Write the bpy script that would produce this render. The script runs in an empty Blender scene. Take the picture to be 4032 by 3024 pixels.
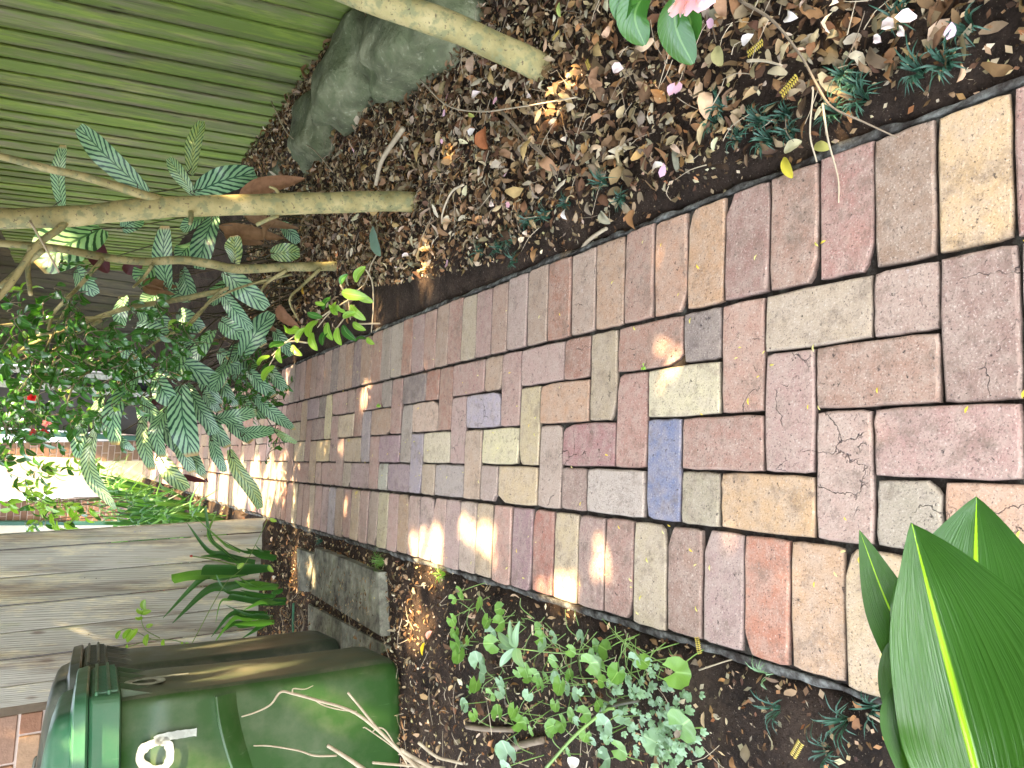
import bpy, math, random
import numpy as np
from mathutils import Vector, Matrix, noise
random.seed(7); rng = np.random.default_rng(7)
R_ = math.radians
scn = bpy.context.scene
COL = scn.collection

# ------------------------------------------------------------------ camera, measured from the brick lattice
F_PX, TH, ROLL, CAM_H = 3055.25, 0.518127, -0.101466, 1.18748
UP = Vector((-0.0715313, 0.0298704, 0.996991)).normalized()     # true vertical seen from the slightly tilted path
ROT = UP.rotation_difference(Vector((0, 0, 1))).to_matrix().to_4x4()
c_, s_ = math.cos(ROLL), math.sin(ROLL)
RT = Vector((1, 0, 0)); FW = Vector((0, math.cos(TH), -math.sin(TH))); DN = Vector((0, -math.sin(TH), -math.cos(TH)))
UAX = RT * c_ + DN * s_; VAX = DN * c_ - RT * s_
CAM = Vector((0, 0, CAM_H))
cd_ = bpy.data.cameras.new('camera'); cam = bpy.data.objects.new('camera', cd_); COL.objects.link(cam)
M = Matrix((VAX, UAX, -FW)).transposed().to_4x4(); M.translation = CAM
cam.matrix_world = ROT @ M
cd_.sensor_width = 36; cd_.lens = F_PX / 4032 * 36; cd_.clip_start = 0.02; cd_.clip_end = 900
scn.camera = cam

# ------------------------------------------------------------------ sky, sun, exposure
SUN_EL = R_(66)
sun_h = Vector((0.93, -0.37, 0)).normalized()
S = Vector((sun_h.x * math.cos(SUN_EL), sun_h.y * math.cos(SUN_EL), math.sin(SUN_EL)))   # towards the sun, path frame
S_w = (ROT.to_3x3() @ S).normalized()
w = bpy.data.worlds.new('World'); scn.world = w; w.use_nodes = True
nt = w.node_tree; nt.nodes.clear()
sk = nt.nodes.new('ShaderNodeTexSky'); sk.sky_type = 'NISHITA'; sk.sun_disc = False
sk.sun_elevation = math.asin(S_w.z); sk.sun_rotation = math.atan2(S_w.x, S_w.y)
sk.air_density = 0.75; sk.dust_density = 4.0; sk.ozone_density = 0.4
bg = nt.nodes.new('ShaderNodeBackground'); bg.inputs[1].default_value = 0.15
out = nt.nodes.new('ShaderNodeOutputWorld')
hs = nt.nodes.new('ShaderNodeHueSaturation'); hs.inputs['Saturation'].default_value = 0.45
nt.links.new(sk.outputs[0], hs.inputs['Color']); nt.links.new(hs.outputs[0], bg.inputs[0]); nt.links.new(bg.outputs[0], out.inputs[0])
sl = bpy.data.lights.new('sun', 'SUN'); sl.energy = 2.0; sl.angle = R_(0.9); sl.color = (1, 0.74, 0.44)
so = bpy.data.objects.new('sun', sl); COL.objects.link(so)
so.rotation_euler = S_w.to_track_quat('Z', 'Y').to_euler(); so.location = (0, 0, 12)
scn.view_settings.view_transform = 'Standard'; scn.view_settings.look = 'None'
scn.view_settings.gamma = 1; scn.view_settings.use_curve_mapping = False
scn.view_settings.exposure = 4.2
scn.render.engine = 'CYCLES'; scn.cycles.max_bounces = 8; scn.cycles.transparent_max_bounces = 8

# ------------------------------------------------------------------ survey helpers: photo pixel -> point in the place
def ray(px, py):
    return (FW + UAX * ((3024 - py - 1512) / F_PX) + VAX * ((px - 2016) / F_PX))
def gnd(px, py, z=0.0):
    r = ray(px, py); return CAM + r * ((z - CAM.z) / r.z)
def atY(px, py, Y):
    r = ray(px, py); return CAM + r * (Y / r.y)
def atD(px, py, d):
    r = ray(px, py); return CAM + r.normalized() * d
PX0, PA, PB, PC, S0, LU = 0.12008115, -0.1111992, -0.005957, 0.00049657, 0.9657193, 0.1175 * 1.00707
def path_pt(s, t):
    # centreline as a function of Y, s ~ arc length
    k = math.sqrt(1 + 0.014)
    y = s / k
    y0 = min(y, 6.5)
    x = PX0 + PA * y0 + PB * y0 * y0 + PC * y0 ** 3; d = PA + 2 * PB * y0 + 3 * PC * y0 * y0
    x += d * (y - y0)
    n = math.sqrt(1 + d * d)
    return (x + t / n, y - t * d / n)
def path_t(x, y):
    y0 = min(y, 6.5); cx = PX0 + PA * y0 + PB * y0 * y0 + PC * y0 ** 3; d = PA + 2 * PB * y0 + 3 * PC * y0 * y0
    cx += d * (y - y0)
    return (x - cx) / math.sqrt(1 + d * d)
def fbm(x, y, sc=1.0, o=3):
    v = 0; a = 1; f = sc
    for _ in range(o):
        v += a * noise.noise(Vector((x * f, y * f, 3.7))); a *= 0.5; f *= 2.1
    return v
def soil_z(x, y):
    t = path_t(x, y)
    if abs(t) < 0.455: return -0.075
    e = abs(t) - 0.455
    b = -0.075 + 0.062 * min(1, e / 0.045)
    if t > 0:
        b += 0.03 * min(1, max(0, (e - 0.05)) / 0.4)
        if t > 1.65: b += 0.10 * min(1, (t - 1.65) / 0.25)
    else:
        b += 0.0
    b += 0.012 * fbm(x, y, 3) * min(1, e / 0.06) + 0.006 * fbm(x, y, 14) * min(1, e / 0.06)
    return b

# ------------------------------------------------------------------ materials
def lin(c):
    return tuple(((v / 255) / 12.92 if v / 255 <= 0.04045 else ((v / 255 + 0.055) / 1.055) ** 2.4) for v in c)
class N:
    def __init__(s, name):
        s.m = bpy.data.materials.new(name); s.m.use_nodes = True; s.t = s.m.node_tree
        s.t.nodes.clear(); s.o = s.t.nodes.new('ShaderNodeOutputMaterial'); s.p = s.t.nodes.new('ShaderNodeBsdfPrincipled')
        s.t.links.new(s.p.outputs[0], s.o.inputs[0])
    def n(s, k, **kw):
        q = s.t.nodes.new('ShaderNode' + k)
        for a, b in kw.items(): setattr(q, a, b)
        return q
    def l(s, a, b): s.t.links.new(a, b)
    def val(s, inp, v):
        if hasattr(v, 'is_linked') or hasattr(v, 'links'): s.l(v, inp)
        else: inp.default_value = v if not isinstance(v, tuple) or len(v) == 4 or inp.type == 'VECTOR' else (*v, 1)
    def coord(s, kind='Object'):
        return s.n('TexCoord').outputs[kind]
    def noise(s, scale, detail=4, vec=None, rough=0.55, out='Fac'):
        q = s.n('TexNoise'); q.inputs['Scale'].default_value = scale; q.inputs['Detail'].default_value = detail
        q.inputs['Roughness'].default_value = rough
        if vec is not None: s.l(vec, q.inputs['Vector'])
        return q.outputs[out]
    def ramp(s, f, stops):
        q = s.n('ValToRGB'); e = q.color_ramp.elements
        while len(e) > 1: e.remove(e[0])
        e[0].position = stops[0][0]; v = stops[0][1]; e[0].color = (v, v, v, 1) if not isinstance(v, tuple) else (*v, 1)
        for p, v in stops[1:]:
            k = e.new(p); k.color = (v, v, v, 1) if not isinstance(v, tuple) else (*v, 1)
        s.l(f, q.inputs[0]); return q.outputs[0]
    def mix(s, f, a, b, mode='MIX'):
        q = s.n('Mix', data_type='RGBA', blend_type=mode)
        s.val(q.inputs[0], f); s.val(q.inputs[6], a); s.val(q.inputs[7], b); return q.outputs[2]
    def math(s, op, a, b=0.0):
        q = s.n('Math', operation=op); s.val(q.inputs[0], a); s.val(q.inputs[1], b); return q.outputs[0]
    def attr(s, name):
        q = s.n('Attribute', attribute_name=name); return q
    def scale(s, vec, v):
        q = s.n('Mapping'); s.l(vec, q.inputs[0]); q.inputs['Scale'].default_value = v; return q.outputs[0]
    def bump(s, h, st=0.3, d=0.01):
        q = s.n('Bump'); q.inputs['Strength'].default_value = st; q.inputs['Distance'].default_value = d
        s.l(h, q.inputs['Height']); s.l(q.outputs[0], s.p.inputs['Normal'])
    def base(s, c): s.val(s.p.inputs['Base Color'], c)
    def rough(s, r, sp=0.5):
        s.val(s.p.inputs['Roughness'], r); s.p.inputs['Specular IOR Level'].default_value = sp

def m_brick():
    m = N('fired_brick'); v = m.coord('Object')
    c1 = m.attr('col').outputs['Color']; c2 = m.attr('col2').outputs['Color']; fl = m.attr('flame').outputs['Fac']
    big = m.noise(9, 3, v)
    f = m.math('MULTIPLY', m.ramp(big, [(0.42, 0.0), (0.62, 1.0)]), fl)
    c = m.mix(f, c1, c2)
    c = m.mix(m.ramp(m.noise(38, 4, v), [(0.35, 0.0), (0.65, 0.75)]), c, m.mix(0.55, c, (0.42, 0.34, 0.26), 'MIX'))
    sp = m.noise(260, 2, v)
    c = m.mix(m.ramp(sp, [(0.60, 0.0), (0.72, 0.55)]), c, (0.60, 0.52, 0.42))
    c = m.mix(m.ramp(sp, [(0.30, 0.7), (0.40, 0.0)]), c, (0.07, 0.05, 0.045))
    pit = m.noise(95, 4, v, 0.7)
    c = m.mix(m.ramp(pit, [(0.31, 0.85), (0.38, 0.0)]), c, (0.05, 0.035, 0.03))
    grime = m.noise(15, 7, v, 0.78)
    c = m.mix(m.ramp(grime, [(0.52, 0.0), (0.68, 0.65)]), c, (0.14, 0.10, 0.07))
    c = m.mix(m.ramp(m.noise(42, 5, v, 0.7), [(0.56, 0.0), (0.68, 0.35)]), c, (0.09, 0.065, 0.05))
    eff = m.noise(21, 5, m.scale(v, (1, 1.7, 1)), 0.75)
    c = m.mix(m.ramp(eff, [(0.68, 0.0), (0.76, 0.55)]), c, (0.60, 0.58, 0.55))
    edge_ao = m.attr('edge').outputs['Fac']
    c = m.mix(m.math('MULTIPLY', edge_ao, 0.8), c, (0.045, 0.03, 0.022))  # occlusion shade towards the joints, painted into the brick colour
    # hairline cracks on a few bricks
    w_ = m.n('TexVoronoi', feature='DISTANCE_TO_EDGE'); w_.inputs['Scale'].default_value = 8
    dv = m.n('VectorMath', operation='ADD'); m.l(v, dv.inputs[0]); nz = m.noise(30, 3, v, out='Color')
    sc = m.n('VectorMath', operation='SCALE'); m.l(nz, sc.inputs[0]); sc.inputs['Scale'].default_value = 0.05
    m.l(sc.outputs[0], dv.inputs[1]); m.l(dv.outputs[0], w_.inputs['Vector'])
    ck = m.math('MULTIPLY', m.ramp(w_.outputs['Distance'], [(0.0, 1.0), (0.009, 0.0)]), m.attr('crack').outputs['Fac'])
    ck = m.math('MULTIPLY', ck, m.ramp(m.noise(11, 2, v), [(0.52, 0.0), (0.6, 1.0)]))
    c = m.mix(ck, c, (0.03, 0.02, 0.02))
    m.base(c); m.rough(m.ramp(grime, [(0.3, 0.8), (0.8, 0.62)]), 0.3)
    h = m.math('ADD', m.math('MULTIPLY', m.noise(60, 6, v, 0.75), 1.0), m.math('MULTIPLY', m.ramp(pit, [(0.27, 0.0), (0.34, 1.0)]), 0.6))
    h = m.math('SUBTRACT', h, m.math('MULTIPLY', ck, 2.0))
    h = m.math('ADD', h, m.math('MULTIPLY', sp, 0.35))
    m.bump(h, 0.8, 0.0035); return m.m
def m_soil():
    m = N('dark_soil'); v = m.coord('Object')
    c = m.ramp(m.noise(7, 5, v), [(0.3, (0.022, 0.015, 0.010)), (0.55, (0.055, 0.036, 0.024)), (0.8, (0.11, 0.075, 0.048))])
    c = m.mix(m.ramp(m.noise(220, 2, v), [(0.66, 0.0), (0.72, 0.8)]), c, (0.30, 0.24, 0.16))
    c = m.mix(m.ramp(m.noise(90, 4, v), [(0.35, 0.5), (0.5, 0.0)]), c, (0.012, 0.009, 0.007))
    m.base(c); m.rough(0.95, 0.15); m.bump(m.noise(70, 8, v, 0.75), 1.0, 0.02); return m.m
def m_mortar(name='old_mortar', a=(0.09, 0.085, 0.072), b=(0.30, 0.31, 0.27)):
    m = N(name); v = m.coord('Object')
    c = m.ramp(m.noise(22, 6, v, 0.7), [(0.38, (0.03, 0.024, 0.019)), (0.5, a), (0.7, b)])
    m.base(c); m.rough(0.92, 0.2); m.bump(m.noise(90, 6, v, 0.7), 0.8, 0.006); return m.m
def m_wood(name, cols, moss, mosscol, rough=0.8, along='Z'):
    m = N(name); v = m.coord('Object'); oi = m.n('ObjectInfo').outputs['Random']
    ad = m.n('VectorMath', operation='ADD'); m.l(v, ad.inputs[0])
    cb = m.n('CombineXYZ')
    for i in range(3): m.l(m.math('MULTIPLY', oi, 37.0 + i * 11), cb.inputs[i])
    m.l(cb.outputs[0], ad.inputs[1]); vv = ad.outputs[0]
    g = m.noise(1.0, 6, m.scale(vv, (70, 70, 1.6)), 0.65)
    g2 = m.noise(1.0, 4, m.scale(vv, (14, 14, 0.9)), 0.6)
    wv = m.n('TexWave', wave_type='BANDS', bands_direction='X'); wv.inputs['Scale'].default_value = 1.0
    wv.inputs['Distortion'].default_value = 9; wv.inputs['Detail'].default_value = 3; wv.inputs['Detail Scale'].default_value = 0.6
    m.l(m.scale(vv, (26, 26, 0.9)), wv.inputs['Vector'])
    c = m.mix(g, cols[0], cols[1]); c = m.mix(m.math('MULTIPLY', wv.outputs['Fac'], 0.55), c, cols[2])
    c = m.mix(m.ramp(g2, [(0.35, 0.75), (0.5, 0.0)]), c, cols[3])
    mo = m.ramp(m.noise(1.0, 6, m.scale(vv, (7, 7, 1.3)), 0.7), [(moss, 0.0), (moss + 0.22, 1.0)])
    c = m.mix(mo, c, mosscol)
    c = m.mix(m.ramp(oi, [(0, 0.0), (1, 0.7)]), c, m.mix(1.0, c, (0.55, 0.55, 0.5), 'MULTIPLY'))
    c = m.mix(m.ramp(m.noise(1.0, 5, m.scale(vv, (11, 11, 2.2)), 0.75), [(0.5, 0.0), (0.68, 0.7)]), c, m.mix(1.0, c, (1.9, 1.75, 1.3), 'MULTIPLY'))
    kn = m.n('TexVoronoi'); kn.inputs['Scale'].default_value = 1; m.l(m.scale(vv, (9, 9, 2.6)), kn.inputs['Vector'])
    c = m.mix(m.ramp(kn.outputs['Distance'], [(0.05, 0.85), (0.13, 0.0)]), c, cols[3])
    m.base(c); m.rough(rough, 0.25)
    m.bump(m.math('ADD', g, m.math('MULTIPLY', wv.outputs['Fac'], 0.5)), 0.6, 0.004); return m.m
def m_attr(name, rough=0.7, spec=0.4, bump=0.25, bscale=60, var=0.35, trans=0.0, sheen=0):
    """generic matter whose own colour is the mesh attribute 'col', with fine variation"""
    m = N(name); v = m.coord('Object'); c = m.attr('col').outputs['Color']
    c = m.mix(m.ramp(m.noise(bscale * 0.4, 4, v), [(0.35, var), (0.6, 0.0)]), c, m.mix(1.0, c, (0.45, 0.42, 0.38), 'MULTIPLY'))
    m.base(c); m.rough(rough, spec); m.bump(m.noise(bscale, 4, v), bump, 0.004)
    if trans:
        tr = m.n('BsdfTranslucent'); m.l(m.mix(1.0, c, (1.5, 1.6, 0.7), 'MULTIPLY'), tr.inputs[0])
        ms = m.n('MixShader'); ms.inputs[0].default_value = trans
        m.l(m.p.outputs[0], ms.inputs[1]); m.l(tr.outputs[0], ms.inputs[2]); m.l(ms.outputs[0], m.o.inputs[0])
    return m.m
def m_striped():
    m = N('striped_leaf'); uv = m.n('UVMap').outputs[0]; sx = m.n('SeparateXYZ'); m.l(uv, sx.inputs[0])
    u = m.math('ABSOLUTE', m.math('SUBTRACT', sx.outputs[0], 0.5)); vv = sx.outputs[1]
    ph = m.math('SUBTRACT', m.math('MULTIPLY', vv, m.attr('nst').outputs['Fac']), m.math('MULTIPLY', m.math('POWER', u, 0.8), 4.2))
    fr = m.math('FRACT', m.math('ADD', ph, m.math('MULTIPLY', m.noise(6, 2, uv), 0.5)))
    st = m.math('ABSOLUTE', m.math('SUBTRACT', fr, 0.5))
    wdt = m.math('ADD', 0.13, m.math('MULTIPLY', u, 0.14))
    dark = m.ramp(m.math('SUBTRACT', m.math('MULTIPLY', st, 1.0), wdt), [(0.0, 1.0), (0.06, 0.0)])
    pale = m.mix(m.noise(3, 3, uv), (0.20, 0.38, 0.20), (0.32, 0.48, 0.29))
    c = m.mix(dark, pale, (0.018, 0.065, 0.038))
    mid = m.ramp(u, [(0.018, 1.0), (0.035, 0.0)]); c = m.mix(mid, c, (0.03, 0.10, 0.05))
    ag = m.attr('age').outputs['Fac']
    c = m.mix(m.math('MULTIPLY', ag, m.ramp(m.noise(4, 3, uv), [(0.35, 0.3), (0.6, 1.0)])), c, m.mix(dark, (0.42, 0.45, 0.12), (0.10, 0.17, 0.03)))  # yellow tint on some leaves, partly their sunlit glow painted in
    tip = m.math('MULTIPLY', m.ramp(vv, [(0.93, 0.0), (0.98, 1.0)]), m.ramp(m.attr('dry').outputs['Fac'], [(0.4, 0), (0.6, 1)]))
    c = m.mix(tip, c, (0.40, 0.27, 0.10))
    bf = m.n('NewGeometry').outputs['Backfacing']
    c = m.mix(bf, c, (0.075, 0.016, 0.022))
    m.base(c); m.rough(0.33, 0.55); m.bump(m.math('MULTIPLY', fr, 1.0), 0.35, 0.004)
    tr = m.n('BsdfTranslucent'); m.l(m.mix(1.0, c, (1.3, 1.8, 0.6), 'MULTIPLY'), tr.inputs[0])
    ms = m.n('MixShader'); ms.inputs[0].default_value = 0.22
    m.l(m.p.outputs[0], ms.inputs[1]); m.l(tr.outputs[0], ms.inputs[2]); m.l(ms.outputs[0], m.o.inputs[0])
    return m.m
def m_leafUV(name, c0, c1, rib, rough=0.3, trans=0.2, ribw=0.02, veins=0.35, ang=1.2):
    m = N(name); uv = m.n('UVMap').outputs[0]; sx = m.n('SeparateXYZ'); m.l(uv, sx.inputs[0])
    u = m.math('ABSOLUTE', m.math('SUBTRACT', sx.outputs[0], 0.5)); oi = m.n('ObjectInfo').outputs['Random']
    c = m.mix(m.noise(5, 4, m.coord('Object')), c0, c1)
    c = m.mix(m.math('MULTIPLY', oi, 0.55), c, c1)
    if ang == 0: vn = m.noise(1, 3, m.scale(uv, (46, 1.2, 1)), 0.6)
    else:
        vn = m.math('FRACT', m.math('SUBTRACT', m.math('MULTIPLY', sx.outputs[1], 11.0), m.math('MULTIPLY', u, 7.0)))
        vn = m.ramp(vn, [(0.0, 1.0), (0.12, 0.0), (0.88, 0.0), (1.0, 1.0)])
    c = m.mix(m.math('MULTIPLY', vn, veins), c, m.mix(0.35, c, rib))
    c = m.mix(m.ramp(u, [(ribw, 1.0), (ribw * 2.2, 0.0)]), c, rib)
    m.base(c); m.rough(m.math('ADD', rough, m.math('MULTIPLY', vn, 0.08)), 0.55); m.bump(vn, 0.3 if ang == 0 else 0.15, 0.003)
    if trans:
        tr = m.n('BsdfTranslucent'); m.l(m.mix(1.0, c, (1.6, 2.0, 0.6), 'MULTIPLY'), tr.inputs[0])
        ms = m.n('MixShader'); ms.inputs[0].default_value = trans
        m.l(m.p.outputs[0], ms.inputs[1]); m.l(tr.outputs[0], ms.inputs[2]); m.l(ms.outputs[0], m.o.inputs[0])
    return m.m
def m_bark():
    m = N('smooth_bark'); v = m.coord('Object')
    c = m.ramp(m.noise(9, 6, v, 0.6), [(0.3, (0.15, 0.13, 0.045)), (0.5, (0.29, 0.245, 0.10)), (0.75, (0.42, 0.35, 0.17))])
    c = m.mix(m.ramp(m.noise(30, 5, v), [(0.50, 0.0), (0.60, 0.85)]), c, (0.17, 0.175, 0.08))
    c = m.mix(m.ramp(m.noise(85, 3, v), [(0.62, 0.0), (0.68, 0.8)]), c, (0.07, 0.05, 0.03))
    m.base(c); m.rough(0.75, 0.3); m.bump(m.noise(55, 6, v), 0.5, 0.004); return m.m
def m_twig(name='twig_bark', a=(0.16, 0.11, 0.06), b=(0.42, 0.33, 0.20)):
    m = N(name); v = m.coord('Object'); m.base(m.mix(m.noise(35, 4, v), a, b)); m.rough(0.8, 0.3); m.bump(m.noise(120, 4, v), 0.4, 0.002); return m.m
def m_stone():
    m = N('mossy_sandstone'); v = m.coord('Object')
    c = m.ramp(m.noise(5, 6, v, 0.6), [(0.3, (0.05, 0.052, 0.03)), (0.5, (0.13, 0.14, 0.075)), (0.72, (0.30, 0.30, 0.18))])
    c = m.mix(m.ramp(m.noise(3, 4, m.scale(v, (1, 1, 4))), [(0.45, 0.0), (0.65, 0.6)]), c, (0.10, 0.13, 0.055))
    c = m.mix(m.ramp(m.noise(40, 4, v), [(0.62, 0.0), (0.7, 0.6)]), c, (0.33, 0.33, 0.22))
    m.base(c); m.rough(0.85, 0.25); m.bump(m.noise(16, 8, v, 0.65), 0.9, 0.025); return m.m
def m_concrete():
    m = N('weathered_concrete'); v = m.coord('Object')
    c = m.ramp(m.noise(9, 8, v, 0.72), [(0.36, (0.045, 0.04, 0.03)), (0.52, (0.17, 0.165, 0.12)), (0.68, (0.32, 0.32, 0.24))])
    c = m.mix(m.ramp(m.noise(70, 4, v), [(0.64, 0.0), (0.72, 0.8)]), c, (0.05, 0.04, 0.03))
    c = m.mix(m.ramp(m.noise(10, 4, v), [(0.6, 0.0), (0.75, 0.6)]), c, (0.13, 0.15, 0.05))
    m.base(c); m.rough(0.9, 0.25); m.bump(m.noise(60, 7, v, 0.7), 0.7, 0.006); return m.m
def m_plastic(name, c0, c1, dust):
    m = N(name); v = m.coord('Object')
    c = m.mix(m.noise(3, 3, v), c0, c1)
    sc = m.noise(1, 5, m.scale(v, (60, 9, 4)), 0.7)
    c = m.mix(m.ramp(sc, [(0.66, 0.0), (0.72, 0.35)]), c, (0.16, 0.24, 0.14))
    nz = m.n('SeparateXYZ'); g = m.n('NewGeometry'); 
    d = m.ramp(m.noise(4, 6, v, 0.7), [(0.45, 0.0), (0.75, 0.75)])
    c = m.mix(m.math('MULTIPLY', d, dust), c, (0.30, 0.26, 0.17))
    c = m.mix(m.ramp(m.noise(160, 2, v), [(0.72, 0.0), (0.76, dust)]), c, (0.06, 0.05, 0.03))
    m.base(c); m.rough(m.ramp(d, [(0, 0.36), (1, 0.7)]), 0.5); m.bump(m.noise(240, 3, v), 0.12, 0.001); return m.m
def m_plain(name, c, rough=0.6, spec=0.4, bs=40, var=0.25):
    m = N(name); v = m.coord('Object')
    k = m.mix(m.ramp(m.noise(bs * 0.3, 5, v), [(0.35, var), (0.65, 0.0)]), c, tuple(x * 0.55 for x in c))
    m.base(k); m.rough(rough, spec); m.bump(m.noise(bs, 4, v), 0.2, 0.003); return m.m

MT = dict(brick=m_brick(), soil=m_soil(), mortar=m_mortar(), joint=m_mortar('joint_sand', (0.022, 0.016, 0.011), (0.09, 0.085, 0.065)),
    green_fence=m_wood('mossy_paling', [(0.095, 0.08, 0.045), (0.27, 0.24, 0.15), (0.15, 0.17, 0.06), (0.035, 0.026, 0.016)], 0.34, (0.12, 0.175, 0.03)),
    grey_fence=m_wood('silvered_paling', [(0.38, 0.38, 0.31), (0.62, 0.62, 0.52), (0.50, 0.50, 0.41), (0.20, 0.16, 0.12)], 0.58, (0.34, 0.37, 0.18)),
    dark_board=m_wood('dark_paling', [(0.035, 0.03, 0.022), (0.09, 0.08, 0.055), (0.06, 0.06, 0.035), (0.015, 0.012, 0.01)], 0.5, (0.05, 0.06, 0.02)),
    litter=m_attr('dry_litter', 0.8, 0.25, 0.4, 90, 0.45, 0.12), green=m_attr('green_leaf', 0.4, 0.5, 0.2, 60, 0.25, 0.25),
    canopy=m_attr('canopy_leaf', 0.6, 0.3, 0.1, 20, 0.3, 0.0), striped=m_striped(), petal=m_attr('petal', 0.5, 0.3, 0.2, 50, 0.1, 0.3),
    camellia=m_leafUV('glossy_leaf', (0.012, 0.062, 0.014), (0.055, 0.16, 0.025), (0.12, 0.24, 0.06), 0.17, 0.18),
    young=m_leafUV('young_leaf', (0.10, 0.27, 0.03), (0.30, 0.46, 0.05), (0.36, 0.50, 0.12), 0.32, 0.3),
    strap=m_leafUV('strap_leaf', (0.020, 0.09, 0.022), (0.055, 0.16, 0.035), (0.05, 0.14, 0.04), 0.30, 0.25, 0.03, 0.35, 0),
    strap2=m_leafUV('pale_strap_leaf', (0.05, 0.15, 0.05), (0.17, 0.34, 0.06), (0.13, 0.27, 0.07), 0.32, 0.35, 0.03, 0.35, 0),
    cord=m_leafUV('broad_leaf', (0.014, 0.062, 0.010), (0.035, 0.115, 0.014), (0.30, 0.55, 0.012), 0.25, 0.10, 0.011, 0.12, 0),
    violet=m_leafUV('violet_leaf', (0.045, 0.15, 0.018), (0.15, 0.27, 0.035), (0.20, 0.34, 0.08), 0.42, 0.2, 0.015),
    greyleaf=m_leafUV('grey_green_leaf', (0.13, 0.235, 0.11), (0.21, 0.32, 0.17), (0.27, 0.38, 0.22), 0.42, 0.2, 0.015),
    mondo=m_leafUV('mondo_blade', (0.012, 0.05, 0.030), (0.03, 0.10, 0.055), (0.02, 0.07, 0.04), 0.33, 0.1, 0.02, 0.2, 0),
    bark=m_bark(), twig=m_twig('twig_bark', (0.09, 0.065, 0.04), (0.26, 0.20, 0.13)), stick=m_twig('pale_stick', (0.25, 0.19, 0.12), (0.50, 0.42, 0.28)), stone=m_stone(), concrete=m_concrete(),
    bin=m_plastic('green_bin_plastic', (0.018, 0.055, 0.010), (0.028, 0.078, 0.014), 0.3), bindust=m_plastic('dusty_bin_plastic', (0.04, 0.062, 0.032), (0.06, 0.08, 0.04), 0.8),
    lid=m_plastic('bin_lid_plastic', (0.03, 0.125, 0.055), (0.045, 0.16, 0.07), 0.25), bin2=m_plastic('dark_bin_plastic', (0.028, 0.042, 0.026), (0.05, 0.06, 0.04), 0.55),
    white=m_plain('white_paint', (0.55, 0.57, 0.47), 0.7, 0.3, 90, 0.9), cream=m_plain('cream_paint', (0.72, 0.66, 0.50), 0.6),
    render=m_plain('pale_render', (0.80, 0.70, 0.45), 0.8), greenpaint=m_plain('green_paint', (0.035, 0.12, 0.08), 0.5), darkwall=m_plain('dark_boards', (0.06, 0.055, 0.05), 0.7),
    glass=m_plain('dark_glass', (0.02, 0.022, 0.025), 0.06, 0.7), wallbrick=m_attr('wall_brick', 0.85, 0.2, 0.5, 120, 0.3), wallmortar=m_plain('wall_mortar', (0.50, 0.40, 0.33), 0.9, 0.2, 120),
    screw=m_plain('screw_metal', (0.35, 0.35, 0.33), 0.35, 0.6), hose=m_plain('green_hose', (0.04, 0.16, 0.08), 0.4), red=m_attr('red_petal', 0.5, 0.3, 0.1, 40, 0.1, 0.2),
    stalk=m_plain('dark_stalk', (0.05, 0.045, 0.018), 0.5), greenstalk=m_plain('green_stalk', (0.16, 0.26, 0.06), 0.5))

# ------------------------------------------------------------------ object helpers
def tag(o, label=None, cat=None, group=None, kind=None):
    if label: o['label'] = label
    if cat: o['category'] = cat
    if group: o['group'] = group
    if kind: o['kind'] = kind
    return o
def empty(name, loc, label, cat, group=None, kind=None):
    o = bpy.data.objects.new(name, None); o.location = Vector(loc); o.empty_display_size = 0.05; COL.objects.link(o)
    return tag(o, label, cat, group, kind)
class MB:
    def __init__(s): s.v = []; s.f = []; s.uv = []; s.a = {}
    def add(s, vs, fs, uvs=None, **at):
        b = len(s.v); s.v += [tuple(x) for x in vs]; s.f += [tuple(i + b for i in q) for q in fs]
        s.uv += list(uvs) if uvs else [(0.5, 0.5)] * len(vs)
        for k in set(list(s.a) + list(at)):
            d = s.a.setdefault(k, [None] * b)
            x = at.get(k)
            if x is None: d += [None] * len(vs)
            elif isinstance(x, list): d += x
            else: d += [x] * len(vs)
    def mesh(s, name, mat, off=(0, 0, 0), smooth=False):
        me = bpy.data.meshes.new(name); ox, oy, oz = off
        me.from_pydata([(x - ox, y - oy, z - oz) for x, y, z in s.v], [], s.f)
        if mat: me.materials.append(MT[mat] if isinstance(mat, str) else mat)
        li = np.empty(len(me.loops), dtype=np.int32); me.loops.foreach_get('vertex_index', li)
        uvl = me.uv_layers.new(name='UVMap'); uvl.data.foreach_set('uv', np.array(s.uv, dtype=np.float32)[li].ravel())
        for k, d in s.a.items():
            if isinstance(next(x for x in d if x is not None), tuple):
                at = me.attributes.new(k, 'FLOAT_COLOR', 'POINT')
                at.data.foreach_set('color', np.array([(*(x or (0.1, 0.1, 0.1)), 1) for x in d], dtype=np.float32).ravel())
            else:
                at = me.attributes.new(k, 'FLOAT', 'POINT'); at.data.foreach_set('value', np.array([x or 0.0 for x in d], dtype=np.float32))
        if smooth: me.polygons.foreach_set('use_smooth', [True] * len(me.polygons))
        me.update(); return me
    def build(s, name, mat, parent=None, smooth=False, origin=None):
        off = tuple(parent_loc(parent)) if parent else (tuple(origin) if origin is not None else tuple(np.mean(np.array(s.v), axis=0)))
        if parent is None and origin is None:
            off = (off[0], off[1], min(v[2] for v in s.v))
        o = bpy.data.objects.new(name, s.mesh(name, mat, off, smooth)); COL.objects.link(o)
        if parent: o.parent = parent
        else: o.location = off
        return o
def parent_loc(p):
    l = Vector((0, 0, 0))
    while p is not None: l = l + p.location; p = p.parent
    return l
def box_vf(o, ax, ay, az):
    o = Vector(o); vs = [o + ax * i + ay * j + az * k for k in (0, 1) for j in (0, 1) for i in (0, 1)]
    return vs, [(0, 2, 3, 1), (4, 5, 7, 6), (0, 1, 5, 4), (2, 6, 7, 3), (0, 4, 6, 2), (1, 3, 7, 5)]
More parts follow.
